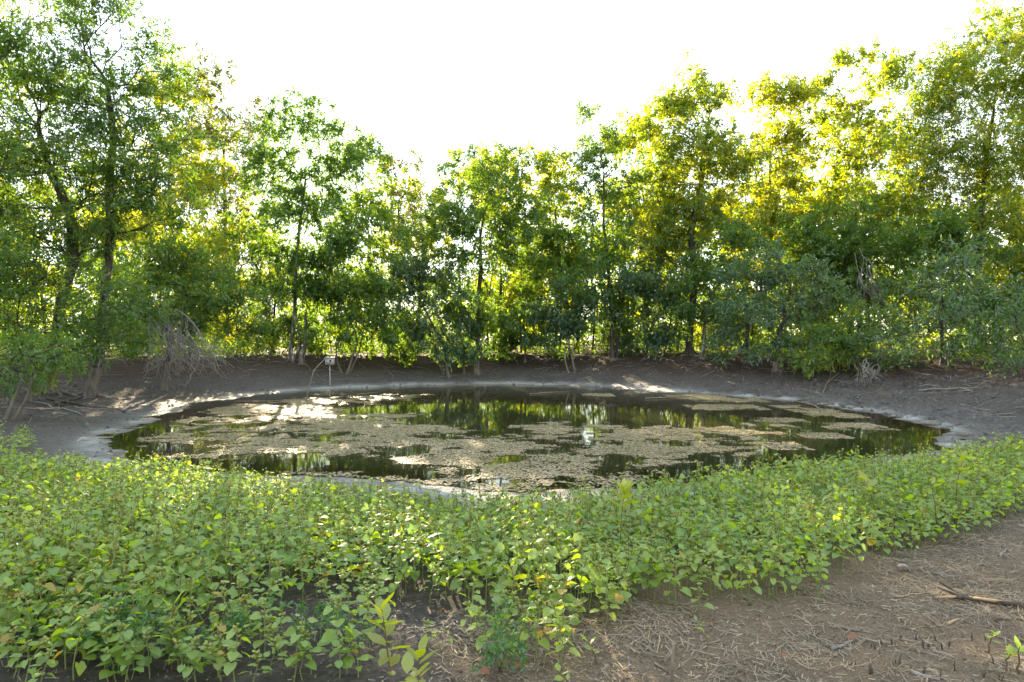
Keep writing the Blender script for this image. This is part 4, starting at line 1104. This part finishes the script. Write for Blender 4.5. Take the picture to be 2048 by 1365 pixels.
def weed_variant(seed):
    """stem with petioles, placed leaves and burrs of one plant, about 0.4 m tall"""
    r = np.random.default_rng(seed)
    H = r.uniform(0.30, 0.47); lsz = r.uniform(0.72, 1.2)
    mb = MB()
    lean = r.normal(0, 0.05, 2)
    sp = np.array([(lean[0] * f ** 2, lean[1] * f ** 2, H * f) for f in np.linspace(0, 1, 5)])
    sp[1:, :2] += r.normal(0, 0.006, (4, 2))
    mb.tube(sp, np.linspace(0.0048, 0.0025, 5), 5, cap=False)
    leaves, burrs, pet = [], [], []
    nl = r.integers(8, 12)
    az = r.uniform(0, 6.3)
    for i in range(nl):
        f = 0.30 + 0.70 * (i + r.uniform(0, 0.6)) / nl
        f = min(f, 1.0)
        p = np.array([np.interp(f, np.linspace(0, 1, 5), sp[:, k]) for k in range(3)])
        az += 2.4 + r.normal(0, 0.3)
        pl = r.uniform(0.03, 0.085) * (1.25 - 0.6 * f)
        up = r.uniform(0.15, 0.8)
        dirv = np.array([math.cos(az), math.sin(az), up]); dirv /= np.linalg.norm(dirv)
        e = p + dirv * pl; pet.append((p, e))
        mb.tube([p, e], [0.002, 0.0014], 3, cap=False)
        sz = lsz * r.uniform(0.04, 0.086) * (1.08 - 0.5 * max(0, f - 0.55) / 0.45)
        pitch = r.uniform(-0.75, 0.35) if f < 0.6 else r.uniform(-0.45, 0.5)
        m_ = Matrix.Translation(Vector(e)) @ Matrix.Rotation(az - math.pi / 2, 4, 'Z') @ Matrix.Rotation(pitch, 4, 'X') @ Matrix.Rotation(r.normal(0, 0.3), 4, 'Y') @ Matrix.Scale(sz, 4)
        leaves.append((int(r.integers(0, 7)), m_))
    for i in range(r.integers(5, 9)):
        f = r.uniform(0.78, 1.04)
        p = np.array([np.interp(min(f, 1), np.linspace(0, 1, 5), sp[:, k]) for k in range(3)]); p[2] += max(0, f - 1) * H
        a = r.uniform(0, 6.3)
        e = p + np.array([math.cos(a), math.sin(a), 0.4]) * 0.014
        m_ = Matrix.Translation(Vector(e)) @ Matrix.Rotation(a, 4, 'Z') @ Matrix.Rotation(r.uniform(0.2, 1.0), 4, 'Y') @ Matrix.Scale(r.uniform(0.012, 0.018), 4)
        burrs.append(m_)
    me = mb.mesh('stem'); me.materials.append(M['stem'])
    ml = MB(); ml.tube(sp[[0, 2, 4]], [0.0048, 0.0038, 0.0025], 3, cap=False)
    for p_, e_ in pet:
        sd_ = np.cross(e_ - p_, [0, 0, 1.0]); sd_ = sd_ / (np.linalg.norm(sd_) + 1e-6) * 0.0018
        ml.add(np.array([p_ - sd_, p_ + sd_, e_ + sd_, e_ - sd_]), [(0, 1, 2, 3)])
    sv = np.vstack(ml.v); sq = np.vstack(ml.q)
    # joined geometry for the mass
    LV, LT, n1 = [], [], 0
    for k, m_ in leaves:
        A = np.array(m_); lv0, lt0 = leaf_lite(WL[k][1], 0); v_ = lv0 @ A[:3, :3].T + A[:3, 3]
        LV.append(v_); LT.append(lt0 + n1); n1 += len(v_)
    BV, BT, n2 = [], [], 0
    for m_ in burrs:
        A = np.array(m_); v_ = bv2 @ A[:3, :3].T + A[:3, 3]
        BV.append(v_); BT.append(bt2 + n2); n2 += len(v_)
    return dict(stem=me, leaves=leaves, burrs=burrs, sv=sv, sq=sq, lv=np.vstack(LV), lt=np.vstack(LT), bv=np.vstack(BV), bt=np.vstack(BT), H=H)
WV = [weed_variant(300 + i) for i in range(18)]

front_px = [(-260, 1330), (0, 1345), (200, 1335), (330, 1325), (500, 1290), (560, 1235), (680, 1200), (860, 1215), (960, 1242), (1110, 1245), (1250, 1225), (1400, 1208),
            (1560, 1198), (1660, 1170), (1760, 1130), (1850, 1100), (1960, 1075), (2020, 1040), (2075, 1008), (2250, 975)]
back_px = [(2250, 908), (2048, 918), (1900, 928), (1750, 948), (1600, 968), (1450, 990), (1350, 1008), (1230, 1030), (1080, 1052), (950, 1042), (800, 1020), (680, 1005),
           (540, 985), (400, 972), (280, 965), (150, 957), (0, 948), (-260, 940)]
PATCH = np.array([ground_px(*p)[:2] for p in front_px + back_px])
rng = np.random.default_rng(88)
lo, hi = PATCH.min(0), PATCH.max(0)
st = 0.13
gx_, gy_ = np.meshgrid(np.arange(lo[0], hi[0], st), np.arange(lo[1], hi[1], st))
px_ = (gx_ + rng.uniform(-0.5, 0.5, gx_.shape) * st).ravel(); py_ = (gy_ + rng.uniform(-0.5, 0.5, gx_.shape) * st).ravel()
dd = poly_dist(px_, py_, PATCH)
k = (dd < 0) & (np.abs(px_) < 0.82 * py_ + 0.8)
edge = np.clip(-dd[k] / 0.7, 0, 1)
px_, py_ = px_[k], py_[k]
k = rng.uniform(0, 1, len(px_)) < 0.55 + 0.45 * edge
px_, py_, edge = px_[k], py_[k], edge[k]
hgt = (0.70 + 0.30 * edge) * (0.62 + 0.75 * fbm(px_ * 0.9, py_ * 0.9, 7, 2)) * rng.uniform(0.75, 1.2, len(px_))
# thin fringe in front: single plants on open soil
fringe = []
for (a, b, c, d_, n_) in [(0, 620, 1290, 1385, 46), (560, 760, 1215, 1365, 16), (880, 1150, 1225, 1345, 22), (1140, 1480, 1190, 1250, 12), (1480, 1640, 1165, 1215, 6)]:
    for _ in range(n_):
        g = ground_px(rng.uniform(a, b), rng.uniform(c, d_)); fringe.append((g[0], g[1], rng.uniform(0.45, 0.85)))
fr = np.array(fringe)
# far-left clump at the mud's edge
clump = []
for _ in range(46):
    g = ground_px(rng.uniform(-90, 62), rng.uniform(886, 934)); clump.append((g[0], g[1], rng.uniform(0.8, 1.15)))
cl = np.array(clump)
PX = np.concatenate([px_, fr[:, 0], cl[:, 0]]); PY = np.concatenate([py_, fr[:, 1], cl[:, 1]]); PH = np.concatenate([hgt, fr[:, 2], cl[:, 2]])
PZ = hz(PX, PY)
rot = rng.uniform(0, 6.283, len(PX)); var = rng.integers(0, len(WV), len(PX))
sx_px = CX + PX / PY * F; sy_px = CY + (EYE - PZ - 0.3 * PH) / PY * F
vis = (sx_px > -20) & (sx_px < 2068) & (sy_px < 1400)
order = np.argsort(np.where(vis, PY, 1e3))
single = set(order[:285].tolist())

ZONES = [(60, 'cut by the left frame edge'), (130, 'close to the left frame edge'), (210, 'above the first cut-leaved vines'), (290, 'above the second cut-leaved vines'), (430, 'left of the broad-leaved seedling'),
         (560, 'left of the soil gap'), (690, 'on the left rim of the soil gap'), (790, 'straight behind the nearest sapling'), (900, 'just right of the nearest sapling'),
         (1020, 'behind the rust-coloured leaves'), (1140, 'left of the slender sapling'), (1260, 'at the slender sapling'),
         (1400, 'right of the slender sapling'), (1540, 'above the straw'), (1700, 'left of the curled bark'), (1850, 'above the curled bark'), (9999, 'under the golden saplings')]
def weed_label(px, py, tall, yellow):
    w_ = next(t for e, t in ZONES if px < e)
    row = 'closest to the viewer' if py > 1270 else ('in the first rows' if py > 1190 else ('a few rows in' if py > 1130 else ('well inside the patch' if py > 1090 else 'deep in the patch')))
    size = 'tall' if tall > 1.1 else ('quite tall' if tall > 1.0 else ('tallish' if tall > 0.9 else ('mid-height' if tall > 0.78 else ('low' if tall > 0.66 else 'very low'))))
    lb = f'{size} {"yellow-blotched " if yellow else ""}cocklebur {w_}, {row}'
    return lb, f'cockleburs {w_}, {row}'

ry = np.random.default_rng(5)
for i in order[:285]:
    i = int(i)
    V_ = WV[var[i]]
    root = empty('cocklebur', (PX[i], PY[i], PZ[i] - 0.004), rot[i])
    root.scale = (PH[i] * 0.5 + 0.5,) * 2 + (PH[i],)
    o = bpy.data.objects.new('stem', V_['stem']); COL.objects.link(o); o.parent = root
    ny_ = 0
    for k, m_ in V_['leaves']:
        yl = ry.random() < 0.035; ny_ += yl
        me = WY[k % 3][0] if yl else WL[k][0]
        o = bpy.data.objects.new('leaf', me); COL.objects.link(o); o.parent = root; o.matrix_basis = m_
    lb, gr = weed_label(sx_px[i], sy_px[i], PH[i], ny_ > 0)
    tag(root, lb, 'weed', gr)
    for m_ in V_['burrs']:
        o = bpy.data.objects.new('burr', BURR); COL.objects.link(o); o.parent = root; o.matrix_basis = m_

acc = {'l': ([], [], 0), 's': ([], [], 0), 'b': ([], [], 0)}
def push(key, v, f):
    a, b, n_ = acc[key]; a.append(v); b.append(f + n_); acc[key] = (a, b, n_ + len(v))
for i in range(len(PX)):
    if i in single: continue
    V_ = WV[var[i]]
    c, s_ = math.cos(rot[i]), math.sin(rot[i])
    xy = PH[i] * 0.5 + 0.5
    A = np.array([[c * xy, -s_ * xy, 0], [s_ * xy, c * xy, 0], [0, 0, PH[i]]]); T = np.array([PX[i], PY[i], PZ[i]])
    push('l', V_['lv'] @ A.T + T, V_['lt']); push('s', V_['sv'] @ A.T + T, V_['sq']); push('b', V_['bv'] @ A.T + T, V_['bt'])
mass = tag(empty('cocklebur_cover', (0, 7, 0.3)), 'dense carpet of cocklebur weeds between the bare soil and the pond', 'weeds', kind='stuff')
off = np.array([0, -7, -0.3])
lme = np_mesh('leaves', np.vstack(acc['l'][0]) + off, tris=np.vstack(acc['l'][1]), smooth=True)
lme.materials.append(M['leaf_weed']); lme.materials.append(M['leaf_yellowed'])
nleaf = len(lme.polygons) // 8
lme.polygons.foreach_set('material_index', np.repeat((ry.random(nleaf) < 0.03).astype(np.int32), 8))
tag(obj('leaves', lme, None, mass), kind='stuff')
tag(obj('stems', np_mesh('stems', np.vstack(acc['s'][0]) + off, np.vstack(acc['s'][1])), M['stem'], mass), kind='stuff')
tag(obj('burrs', np_mesh('burrs', np.vstack(acc['b'][0]) + off, tris=np.vstack(acc['b'][1])), M['burr'], mass), kind='stuff')
NTRI[0] += len(lme.polygons) + len(np.vstack(acc['s'][1])) * 2 + len(np.vstack(acc['b'][1]))

# ------------------------------------------------------------------ saplings among the weeds
def oval_leaf(seed, mat, wid=0.30):
    r = np.random.default_rng(seed)
    ys = [0, 0.2, 0.45, 0.7, 0.9, 1.0]; ws = [0.02, 0.62, 1.0, 0.85, 0.4, 0.0]
    v, t = [], []
    for y, w_ in zip(ys, ws):
        z = -0.16 * y * y + 0.03 * math.sin(7 * y + seed)
        v += [(-w_ * wid, y, z + 0.22 * w_ * wid), (0, y, z), (w_ * wid, y, z + 0.22 * w_ * wid)]
    q = []
    for i in range(5):
        a = i * 3
        q += [(a, a + 1, a + 4, a + 3), (a + 1, a + 2, a + 5, a + 4)]
    me = np_mesh('sapling_leaf', v, q, smooth=True); me.materials.append(mat)
    return me
OL = [oval_leaf(i, M['leaf_sapling'], 0.26 + 0.03 * (i % 3)) for i in range(4)]
OLG = [oval_leaf(i, M['leaf_weed'], 0.27) for i in range(3)]

def sapling(label, px, py, H, nl, ll, seed, f0=0.35, gold=1.0, group='saplings among the weeds', lean=0.05, name='sapling'):
    r = np.random.default_rng(seed)
    g = ground_px(px, py)
    root = tag(empty(name, g, r.uniform(0, 6)), label, 'sapling', group)
    mb = MB()
    ld = r.normal(0, lean, 2)
    sp = np.array([(ld[0] * f * f, ld[1] * f * f, H * f) for f in np.linspace(0, 1, 6)]); sp[1:, :2] += r.normal(0, 0.006, (5, 2)); sp[0, 2] -= 0.03
    mb.tube(sp, np.linspace(0.0065, 0.0028, 6), 6)
    obj('stem', mb.mesh('stem'), M['stem_brown'], root)
    az = r.uniform(0, 6)
    for i in range(nl):
        f = f0 + (1 - f0) * (i + 0.5) / nl
        p = Vector([np.interp(f, np.linspace(0, 1, 6), sp[:, k]) for k in range(3)])
        az += 2.2 + r.normal(0, 0.35)
        pitch = r.uniform(0.1, 0.6) + 0.75 * max(0, f - 0.6) / 0.4
        sz = ll * r.uniform(0.7, 1.12) * (0.75 if f < 0.55 else 1.0) * (0.8 if i == nl - 1 else 1)
        m_ = Matrix.Translation(p) @ Matrix.Rotation(az, 4, 'Z') @ Matrix.Rotation(pitch, 4, 'X') @ Matrix.Rotation(r.normal(0, 0.35), 4, 'Y') @ Matrix.Scale(sz, 4)
        o = bpy.data.objects.new('leaf', OL[i % 4] if r.random() < gold else OLG[i % 3]); COL.objects.link(o); o.parent = root; o.matrix_basis = m_
sapling('bright yellow-green sapling standing nearest the viewer at bottom centre', 783, 1420, 0.48, 13, 0.13, 1)
sapling('small leafy seedling at the foot of the nearest sapling', 835, 1400, 0.24, 9, 0.12, 2, 0.2)
sapling('lowest seedling cut by the bottom frame, right of the nearest sapling', 862, 1440, 0.24, 7, 0.11, 3, 0.2)
sapling('slender tall sapling with leaves only at its tip mid-patch', 1240, 1150, 0.68, 10, 0.145, 4, 0.72)
sapling('yellow-green seedling tips left of the drooping cocklebur', 1030, 1245, 0.34, 9, 0.11, 5, 0.35)
sapling('sapling with upright leaves at the head of the right-hand weeds', 1758, 1062, 0.50, 9, 0.14, 6, 0.45)
sapling('green sapling just left of the upright-leaved one', 1680, 1058, 0.40, 9, 0.13, 7, 0.4, 0.5)
sapling('tall golden sapling rising highest at the right', 1908, 1052, 0.74, 16, 0.14, 8, 0.38)
sapling('dark-stemmed sapling left of the tall golden one', 1872, 1068, 0.52, 10, 0.11, 9, 0.3, 0.7)
sapling('low golden seedling at the right edge of the weeds', 1995, 1030, 0.25, 7, 0.12, 10, 0.4)
sapling('sapling lit gold at the far crest of the weeds', 1460, 1005, 0.42, 9, 0.11, 11, 0.4)
sapling('broad-leaved seedling among the weeds at bottom left', 345, 1345, 0.36, 9, 0.13, 12, 0.3, 0.8)
sapling('tiny seedling alone on the soil below the right weeds', 1415, 1295, 0.10, 5, 0.045, 13, 0.4, 0.2)
sapling('tiny seedling on bare soil right of centre', 1195, 1330, 0.13, 6, 0.06, 14, 0.4, 0.2)
sapling('tiny seedling beside the leaning stick', 1140, 1385, 0.13, 6, 0.06, 15, 0.4, 0.2)
sapling('small seedling at the bottom right corner', 2010, 1345, 0.12, 5, 0.06, 16, 0.6, 0.3)
sapling('seedling cut by the right frame edge near the stubble', 2040, 1350, 0.16, 5, 0.075, 17, 0.6, 0.3)
sapling('thin seedling above the stubble at right', 1975, 1305, 0.12, 5, 0.05, 18, 0.6, 0.3)

# cut-leaved balloon vines under the left weeds
def vine(label, px, py, seed, nf):
    r = np.random.default_rng(seed)
    g = ground_px(px, py)
    root = tag(empty('balloon_vine', g), label, 'vine', 'low vines under the weeds at left')
    mb = MB(); C = []
    for s_ in range(7):
        a = r.uniform(0, 6.3); l = r.uniform(0.12, 0.26)
        P = np.array([(0, 0, 0), (math.cos(a) * l * 0.4, math.sin(a) * l * 0.4, r.uniform(0.10, 0.2)), (math.cos(a) * l, math.sin(a) * l, r.uniform(0.06, 0.3))])
        mb.tube(P, [0.003, 0.0025, 0.0015], 4)
        for f in (0.4, 0.6, 0.8, 1.0): C.append(P[1] + (P[2] - P[1]) * (f - 0.4) / 0.6 + r.normal(0, 0.02, 3))
    obj('stems', mb.mesh('stems'), M['stem'], root)
    v, q = leaf_cloud(np.array(C), np.array([0, 0, 0.0]), 20, 0.05, 0.032, 0.014, r)
    obj('foliage', np_mesh('foliage', v, q), M['leaf_vine'], root)
    for s_ in range(nf):
        c = C[r.integers(0, len(C))]
        o = obj('seed_pod', np_mesh('seed_pod', bv * np.array([1.2, 1.2, 0.9]) * 0.8, tris=bt_, smooth=True), M['fruit'], root)
        o.location = c + np.array([0, -0.02, -0.01]); o.scale = (0.017,) * 3
for i, (a, b, nf, lb) in enumerate([(20, 1250, 2, 'low cut-leaved vine at the far left frame edge'), (95, 1290, 1, 'low cut-leaved vine in the shade of the left corner weeds'),
                                    (165, 1330, 1, 'low cut-leaved vine behind the left corner cockleburs'), (215, 1300, 2, 'cut-leaved vine with dull seed pods left of the gap'),
                                    (60, 1200, 3, 'cut-leaved vine with reddish seed pods at left'), (275, 1325, 1, 'low cut-leaved vine nearest the bare mud at left'),
                                    (455, 1330, 0, 'sparse cut-leaved vine left of the nearest sapling'), (640, 1300, 0, 'small cut-leaved vine beside the nearest sapling'),
                                    (1000, 1345, 0, 'small cut-leaved vine below the drooping cocklebur')]):
    vine(lb, a, b, 500 + i, nf)

# ------------------------------------------------------------------ the bare soil: straw, stubble, sticks, fallen leaves
rng = np.random.default_rng(120)
n_ = 90000
x = rng.uniform(-4, 9, n_); y = rng.uniform(2.6, 11, n_)
k = (np.abs(x) < 0.8 * y + 0.5) & (poly_dist(x, y, PATCH) > -0.25)
x, y = x[k], y[k]
dens = sstep(0.30, 0.60, fbm(x * 0.7, y * 0.7, 51, 3) + 0.10 * (x - 1.2)) * 0.9 + 0.10
k = rng.uniform(0, 1, len(x)) < dens * (0.2 + 1.1 * (fbm(x * 2.2, y * 2.2, 52, 3) > 0.47)) * sstep(11.5, 8, y)
x, y = x[k], y[k]; m = len(x)
a = rng.normal(0.25, 0.9, m) + np.where(rng.random(m) < 0.3, 1.57, 0); l = rng.uniform(0.02, 0.14, m) * np.where(rng.random(m) < 0.1, 1.8, 1)
w_ = rng.uniform(0.0009, 0.0028, m)
dx, dy = np.cos(a), np.sin(a)
cv = rng.normal(0, 0.05, m) * l
rows = []
for f in (-0.5, 0.0, 0.5):
    cx_ = x + dx * l * f - dy * cv * (1 - 4 * f * f); cy_ = y + dy * l * f + dx * cv * (1 - 4 * f * f)
    zz = hz(cx_, cy_) + 0.004 + rng.uniform(0, 0.018, m)
    rows.append(np.stack([cx_ - dy * w_, cy_ + dx * w_, zz], -1)); rows.append(np.stack([cx_ + dy * w_, cy_ - dx * w_, zz + 0.001], -1))
V = np.stack(rows, 1).reshape(-1, 3)
b = np.arange(m)[:, None] * 6
q = np.concatenate([b + np.array([[0, 1, 3, 2]]), b + np.array([[2, 3, 5, 4]])])
tag(obj('straw_litter', np_mesh('straw_litter', V, q), M['straw']), 'dry straw and needles strewn over the foreground soil', 'straw', kind='stuff')
n_ = 60000
x = rng.uniform(-4, 8, n_); y = rng.uniform(2.6, 8.5, n_)
k = (np.abs(x) < 0.8 * y + 0.4) & (poly_dist(x, y, PATCH) > -0.15); x, y = x[k], y[k]
k = rng.uniform(0, 1, len(x)) < 0.12 + 0.95 * sstep(0.35, 0.6, fbm(x * 1.6, y * 1.6, 53, 4)) * sstep(-2.0, 0.8, x); x, y = x[k], y[k]; m = len(x)
a = rng.uniform(0, 6.3, m); l = rng.uniform(0.012, 0.06, m); w_ = rng.uniform(0.0010, 0.0035, m)
d = np.stack([np.cos(a), np.sin(a), rng.normal(0, 0.12, m)], -1) * l[:, None] / 2; sd = np.stack([-np.sin(a), np.cos(a), rng.normal(0, 0.4, m)], -1) * w_[:, None]
c = np.stack([x, y, hz(x, y) + rng.uniform(0.002, 0.008, m)], -1)
tag(obj('chaff', np_mesh('chaff', np.stack([c - d - sd, c - d + sd, c + d + sd, c + d - sd], 1).reshape(-1, 3), np.arange(m * 4).reshape(-1, 4)), M['straw']),
    'short broken chaff matted into the foreground soil', 'chaff', kind='stuff')
# crumbs of soil
n_ = 9000
x = rng.uniform(-4, 7, n_); y = rng.uniform(2.6, 8, n_)
k = (np.abs(x) < 0.8 * y + 0.4) & (poly_dist(x, y, PATCH) > -0.4); x, y = x[k], y[k]
sz = rng.uniform(0.003, 0.012, len(x)) * np.where(rng.random(len(x)) < 0.06, 1.9, 1)
oc = np.array([(1, 0, 0), (-0.3, 0.9, 0), (-0.6, -0.8, 0), (0, 0, 0.8)])
J = rng.uniform(0.6, 1.3, (len(x), 4, 3))
ca, sa = np.cos(x * 91), np.sin(x * 91)
V = oc[None] * J * sz[:, None, None]
V = np.stack([V[..., 0] * ca[:, None] - V[..., 1] * sa[:, None], V[..., 0] * sa[:, None] + V[..., 1] * ca[:, None], V[..., 2]], -1) + np.stack([x, y, hz(x, y) - 0.001], -1)[:, None, :]
b = np.arange(len(x))[:, None] * 4
tag(obj('soil_crumbs', np_mesh('soil_crumbs', V.reshape(-1, 3), tris=np.concatenate([b + np.array([[0, 1, 3]]), b + np.array([[1, 2, 3]]), b + np.array([[2, 0, 3]])])),
        simple_mat('soil_crumb', (0.045, 0.036, 0.03), (0.12, 0.095, 0.075), 40, 0.95, 0.1)), 'small dark clods of soil on the foreground', 'soil crumbs', kind='stuff')

GS = 'dead sticks on the foreground soil'
stick('ground_stick', 'long dead stalk running from the weeds over the soil mound', (1792, 1095), (1858, 1133), 0.007, M['dead_wood'], 41, 'stick', GS, 0, 0.2)
stick('ground_stick', 'pale stick lying across the straw right of the bark curl', (1868, 1148), (1925, 1155), 0.009, M['grey_wood'], 42, 'stick', GS)
stick('ground_stick', 'thin straight stalk leading from weeds to the right edge', (1905, 1085), (1990, 1104), 0.006, M['dead_wood'], 43, 'stick', GS, 0, 0.15)
stick('ground_stick', 'short thick chip of wood below the split branch', (1895, 1250), (1918, 1240), 0.011, M['heart_wood'], 44, 'stick', GS, 0, 0.1)
stick('ground_stick', 'grey weathered stick in the straw left of the stubble', (1662, 1300), (1705, 1284), 0.012, M['grey_wood'], 45, 'stick', GS, 0, 0.15)
stick('ground_stick', 'reddish forked twig at the bottom right', (1690, 1325), (1728, 1336), 0.005, M['dead_leaf'], 46, 'stick', GS, 2, 0.5)
stick('ground_stick', 'pale thick stick at the bottom frame edge right', (1822, 1346), (1880, 1364), 0.011, M['grey_wood'], 47, 'stick', GS, 0, 0.15)
stick('ground_stick', 'dark twig with pale break below the split branch', (1794, 1232), (1812, 1250), 0.005, M['grey_wood'], 48, 'stick', GS, 0, 0.1)
stick('ground_stick', 'dark branch reaching in from the right edge below the split branch', (1990, 1245), (2070, 1225), 0.009, M['dark_wood'], 49, 'stick', GS, 2, 0.25)
stick('ground_stick', 'pale root-like stick under the cockleburs right of the sapling', (1128, 1276), (1185, 1262), 0.010, M['dead_wood'], 50, 'stick', GS, 0, 0.3)
stick('ground_stick', 'curved twig on the soil at bottom centre right', (1110, 1305), (1150, 1283), 0.006, M['dead_wood'], 51, 'stick', GS, 1, 0.4)
stick('ground_stick', 'pale thin stick left of the leaning stick', (1256, 1315), (1258, 1340), 0.006, M['grey_wood'], 52, 'stick', GS, 0, 0.1)
stick('ground_stick', 'short brown stick pointing at the leaning stick', (1308, 1328), (1335, 1345), 0.008, M['dead_wood'], 53, 'stick', GS, 0, 0.15)
stick('ground_stick', 'long pale straw stalk across the right foreground', (1790, 1195), (1860, 1187), 0.006, M['heart_wood'], 54, 'stick', GS, 0, 0.2)
stick('ground_stick', 'twig lying in the straw below the ash bark', (1690, 1262), (1750, 1272), 0.006, M['dark_wood'], 55, 'stick', GS, 2, 0.3)
stick('ground_stick', 'bleached stick in the sunlit straw near the right edge', (2000, 1115), (2012, 1100), 0.012, M['grey_wood'], 56, 'stick', GS, 0, 0.1)

# split branch
A = np.array(ground_px(1880, 1192)); Bq = np.array(ground_px(2075, 1222))
sb = tag(empty('split_branch', A), 'splintered dark branch with torn orange wood lying at the right edge', 'branch')
mid = A + (Bq - A) * 0.22
mb = MB(); P = wob_path(mid, Bq, 8, 0.15, np.random.default_rng(8)); P[:, 2] = hz(P[:, 0], P[:, 1]) + 0.02
mb.tube(P - A, np.array([0.012, 0.013, 0.0145, 0.015, 0.016, 0.017, 0.018, 0.018]), 8)
obj('limb', mb.mesh('limb'), M['dark_wood'], sb)
mb = MB(); kc = P[0] - A
mb.tube([kc + np.array([-0.05, 0, -0.005]), kc, kc + np.array([0.05, 0.0, 0.004])], [0.014, 0.024, 0.014], 8)
obj('knot', mb.mesh('knot'), M['dark_wood'], sb)
for (ex, ez, ey, mt) in [(-0.17, 0.075, 0.04, 'heart_wood'), (-0.14, 0.05, 0.01, 'dark_wood'), (-0.20, 0.0, -0.02, 'heart_wood'), (-0.12, 0.085, 0.05, 'dark_wood')]:
    mb = MB(); mb.tube([kc, kc + np.array([ex * 0.5, ey * 0.5, ez * 0.55]), kc + np.array([ex, ey, ez])], [0.013, 0.010, 0.002], 5)
    obj('splinter', mb.mesh('splinter'), M[mt], sb)
mb = MB(); mb.tube([P[1] - A + np.array([0, -0.015, 0.016]), P[3] - A + np.array([0, -0.018, 0.018]), P[4] - A + np.array([0, -0.012, 0.022])], [0.009, 0.012, 0.003], 5)
obj('splinter', mb.mesh('splinter'), M['heart_wood'], sb)
# curled bark
A = np.array(ground_px(1803, 1143)); mb = MB()
u = np.linspace(-0.3, 2.6, 9)
outer = np.stack([0.055 * np.cos(u), np.zeros(9), 0.042 * np.sin(u)], -1)
V = np.vstack([outer + np.array([0, -0.03, 0.01]), outer + np.array([0.02, 0.03, 0.01]), outer * 0.82 + np.array([0, -0.03, 0.01]), outer * 0.82 + np.array([0.02, 0.03, 0.01])])
q = []
for i in range(8):
    q += [(i, i + 1, 9 + i + 1, 9 + i), (18 + i, 27 + i, 27 + i + 1, 18 + i + 1), (i, 18 + i, 18 + i + 1, i + 1), (9 + i, 9 + i + 1, 27 + i + 1, 27 + i)]
q += [(0, 9, 27, 18), (8, 26, 35, 17)]
o = obj('bark_curl', np_mesh('bark_curl', V, q, smooth=False), M['grey_wood']); o.location = A
tag(o, 'curled grey piece of bark on the soil beside the weeds', 'bark')
# leaning stick at the bottom edge
A = np.array(ground_px(1342, 1385)); mb = MB(); mb.tube([(0, 0, -0.05), (0.006, 0, 0.12), (0.014, 0.01, 0.245)], [0.009, 0.008, 0.0065], 8)
o = obj('upright_stick', mb.mesh('upright_stick'), M['dead_wood']); o.location = A
tag(o, 'thin brown stick standing upright at the bottom of the frame', 'stick')

# cut stubble at the lower right
rng = np.random.default_rng(66)
for i in range(40):
    px, py = rng.uniform(1740, 2048), rng.uniform(1275, 1365)
    if i < 6: px, py = [(1828, 1302), (1846, 1296), (1857, 1298), (1876, 1302), (1884, 1300), (1743, 1350)][i]
    g = np.array(ground_px(px, py)); hh = rng.uniform(0.022, 0.055); rr = rng.uniform(0.003, 0.0055) * (1.9 if i in (2, 3, 5) else 1)
    mb = MB(); t_ = rng.normal(0, 0.008, 2)
    mb.tube([(0, 0, -0.02), (t_[0] * 0.5, t_[1] * 0.5, hh * 0.6), (t_[0], t_[1], hh)], [rr * 1.15, rr, rr * 0.7], 6)
    o = obj('stalk_stub', mb.mesh('stalk_stub'), M['dark_wood'] if i % 3 else M['dead_wood']); o.location = g
    if i in (2, 3): lb = 'thick broken stalk stub at the head of the stubble'
    elif i == 5: lb = 'thick grey stalk stub standing left of the stubble'
    else: lb = 'thin mown stalk stub in the lower right stubble'
    tag(o, lb, 'stub', 'mown stalk stubs at the lower right')
# fallen orange leaves
FL = 'fallen orange leaves on the foreground soil'
for i, (px, py, s_, lb) in enumerate([(1673, 1208, 0.075, 'orange-brown curled leaf below the right weeds'), (1692, 1282, 0.06, 'orange leaf in the straw left of the stubble'),
                                      (1003, 1322, 0.085, 'rust leaf below the drooping cocklebur'), (1040, 1330, 0.07, 'rust leaf right of the first rust leaf'),
                                      (955, 1345, 0.08, 'pale brown curled leaf near the bottom centre'), (880, 1222, 0.06, 'dull brown leaf under the weeds right of the sapling'),
                                      (1800, 1290, 0.035, 'small orange leaf above the stubble'), (2036, 1283, 0.04, 'orange leaf at the right frame edge'),
                                      (1565, 1320, 0.05, 'small rust leaf on the straw at lower centre right'), (1420, 1250, 0.06, 'brown leaf at the front of the right weeds')]):
    g = np.array(ground_px(px, py)); r = np.random.default_rng(700 + i)
    me = oval_leaf(20 + i, M['dead_leaf'], 0.3)
    me.transform(Matrix.Scale(s_, 4))
    o = obj('fallen_leaf', me); o.location = g + np.array([0, 0, 0.018]); o.rotation_euler = (r.uniform(-0.2, 0.5), r.uniform(-0.5, 0.5), r.uniform(0, 6))
    tag(o, lb, 'leaf', FL)
open('/tmp/tri.txt', 'w').write(str(NTRI[0]))
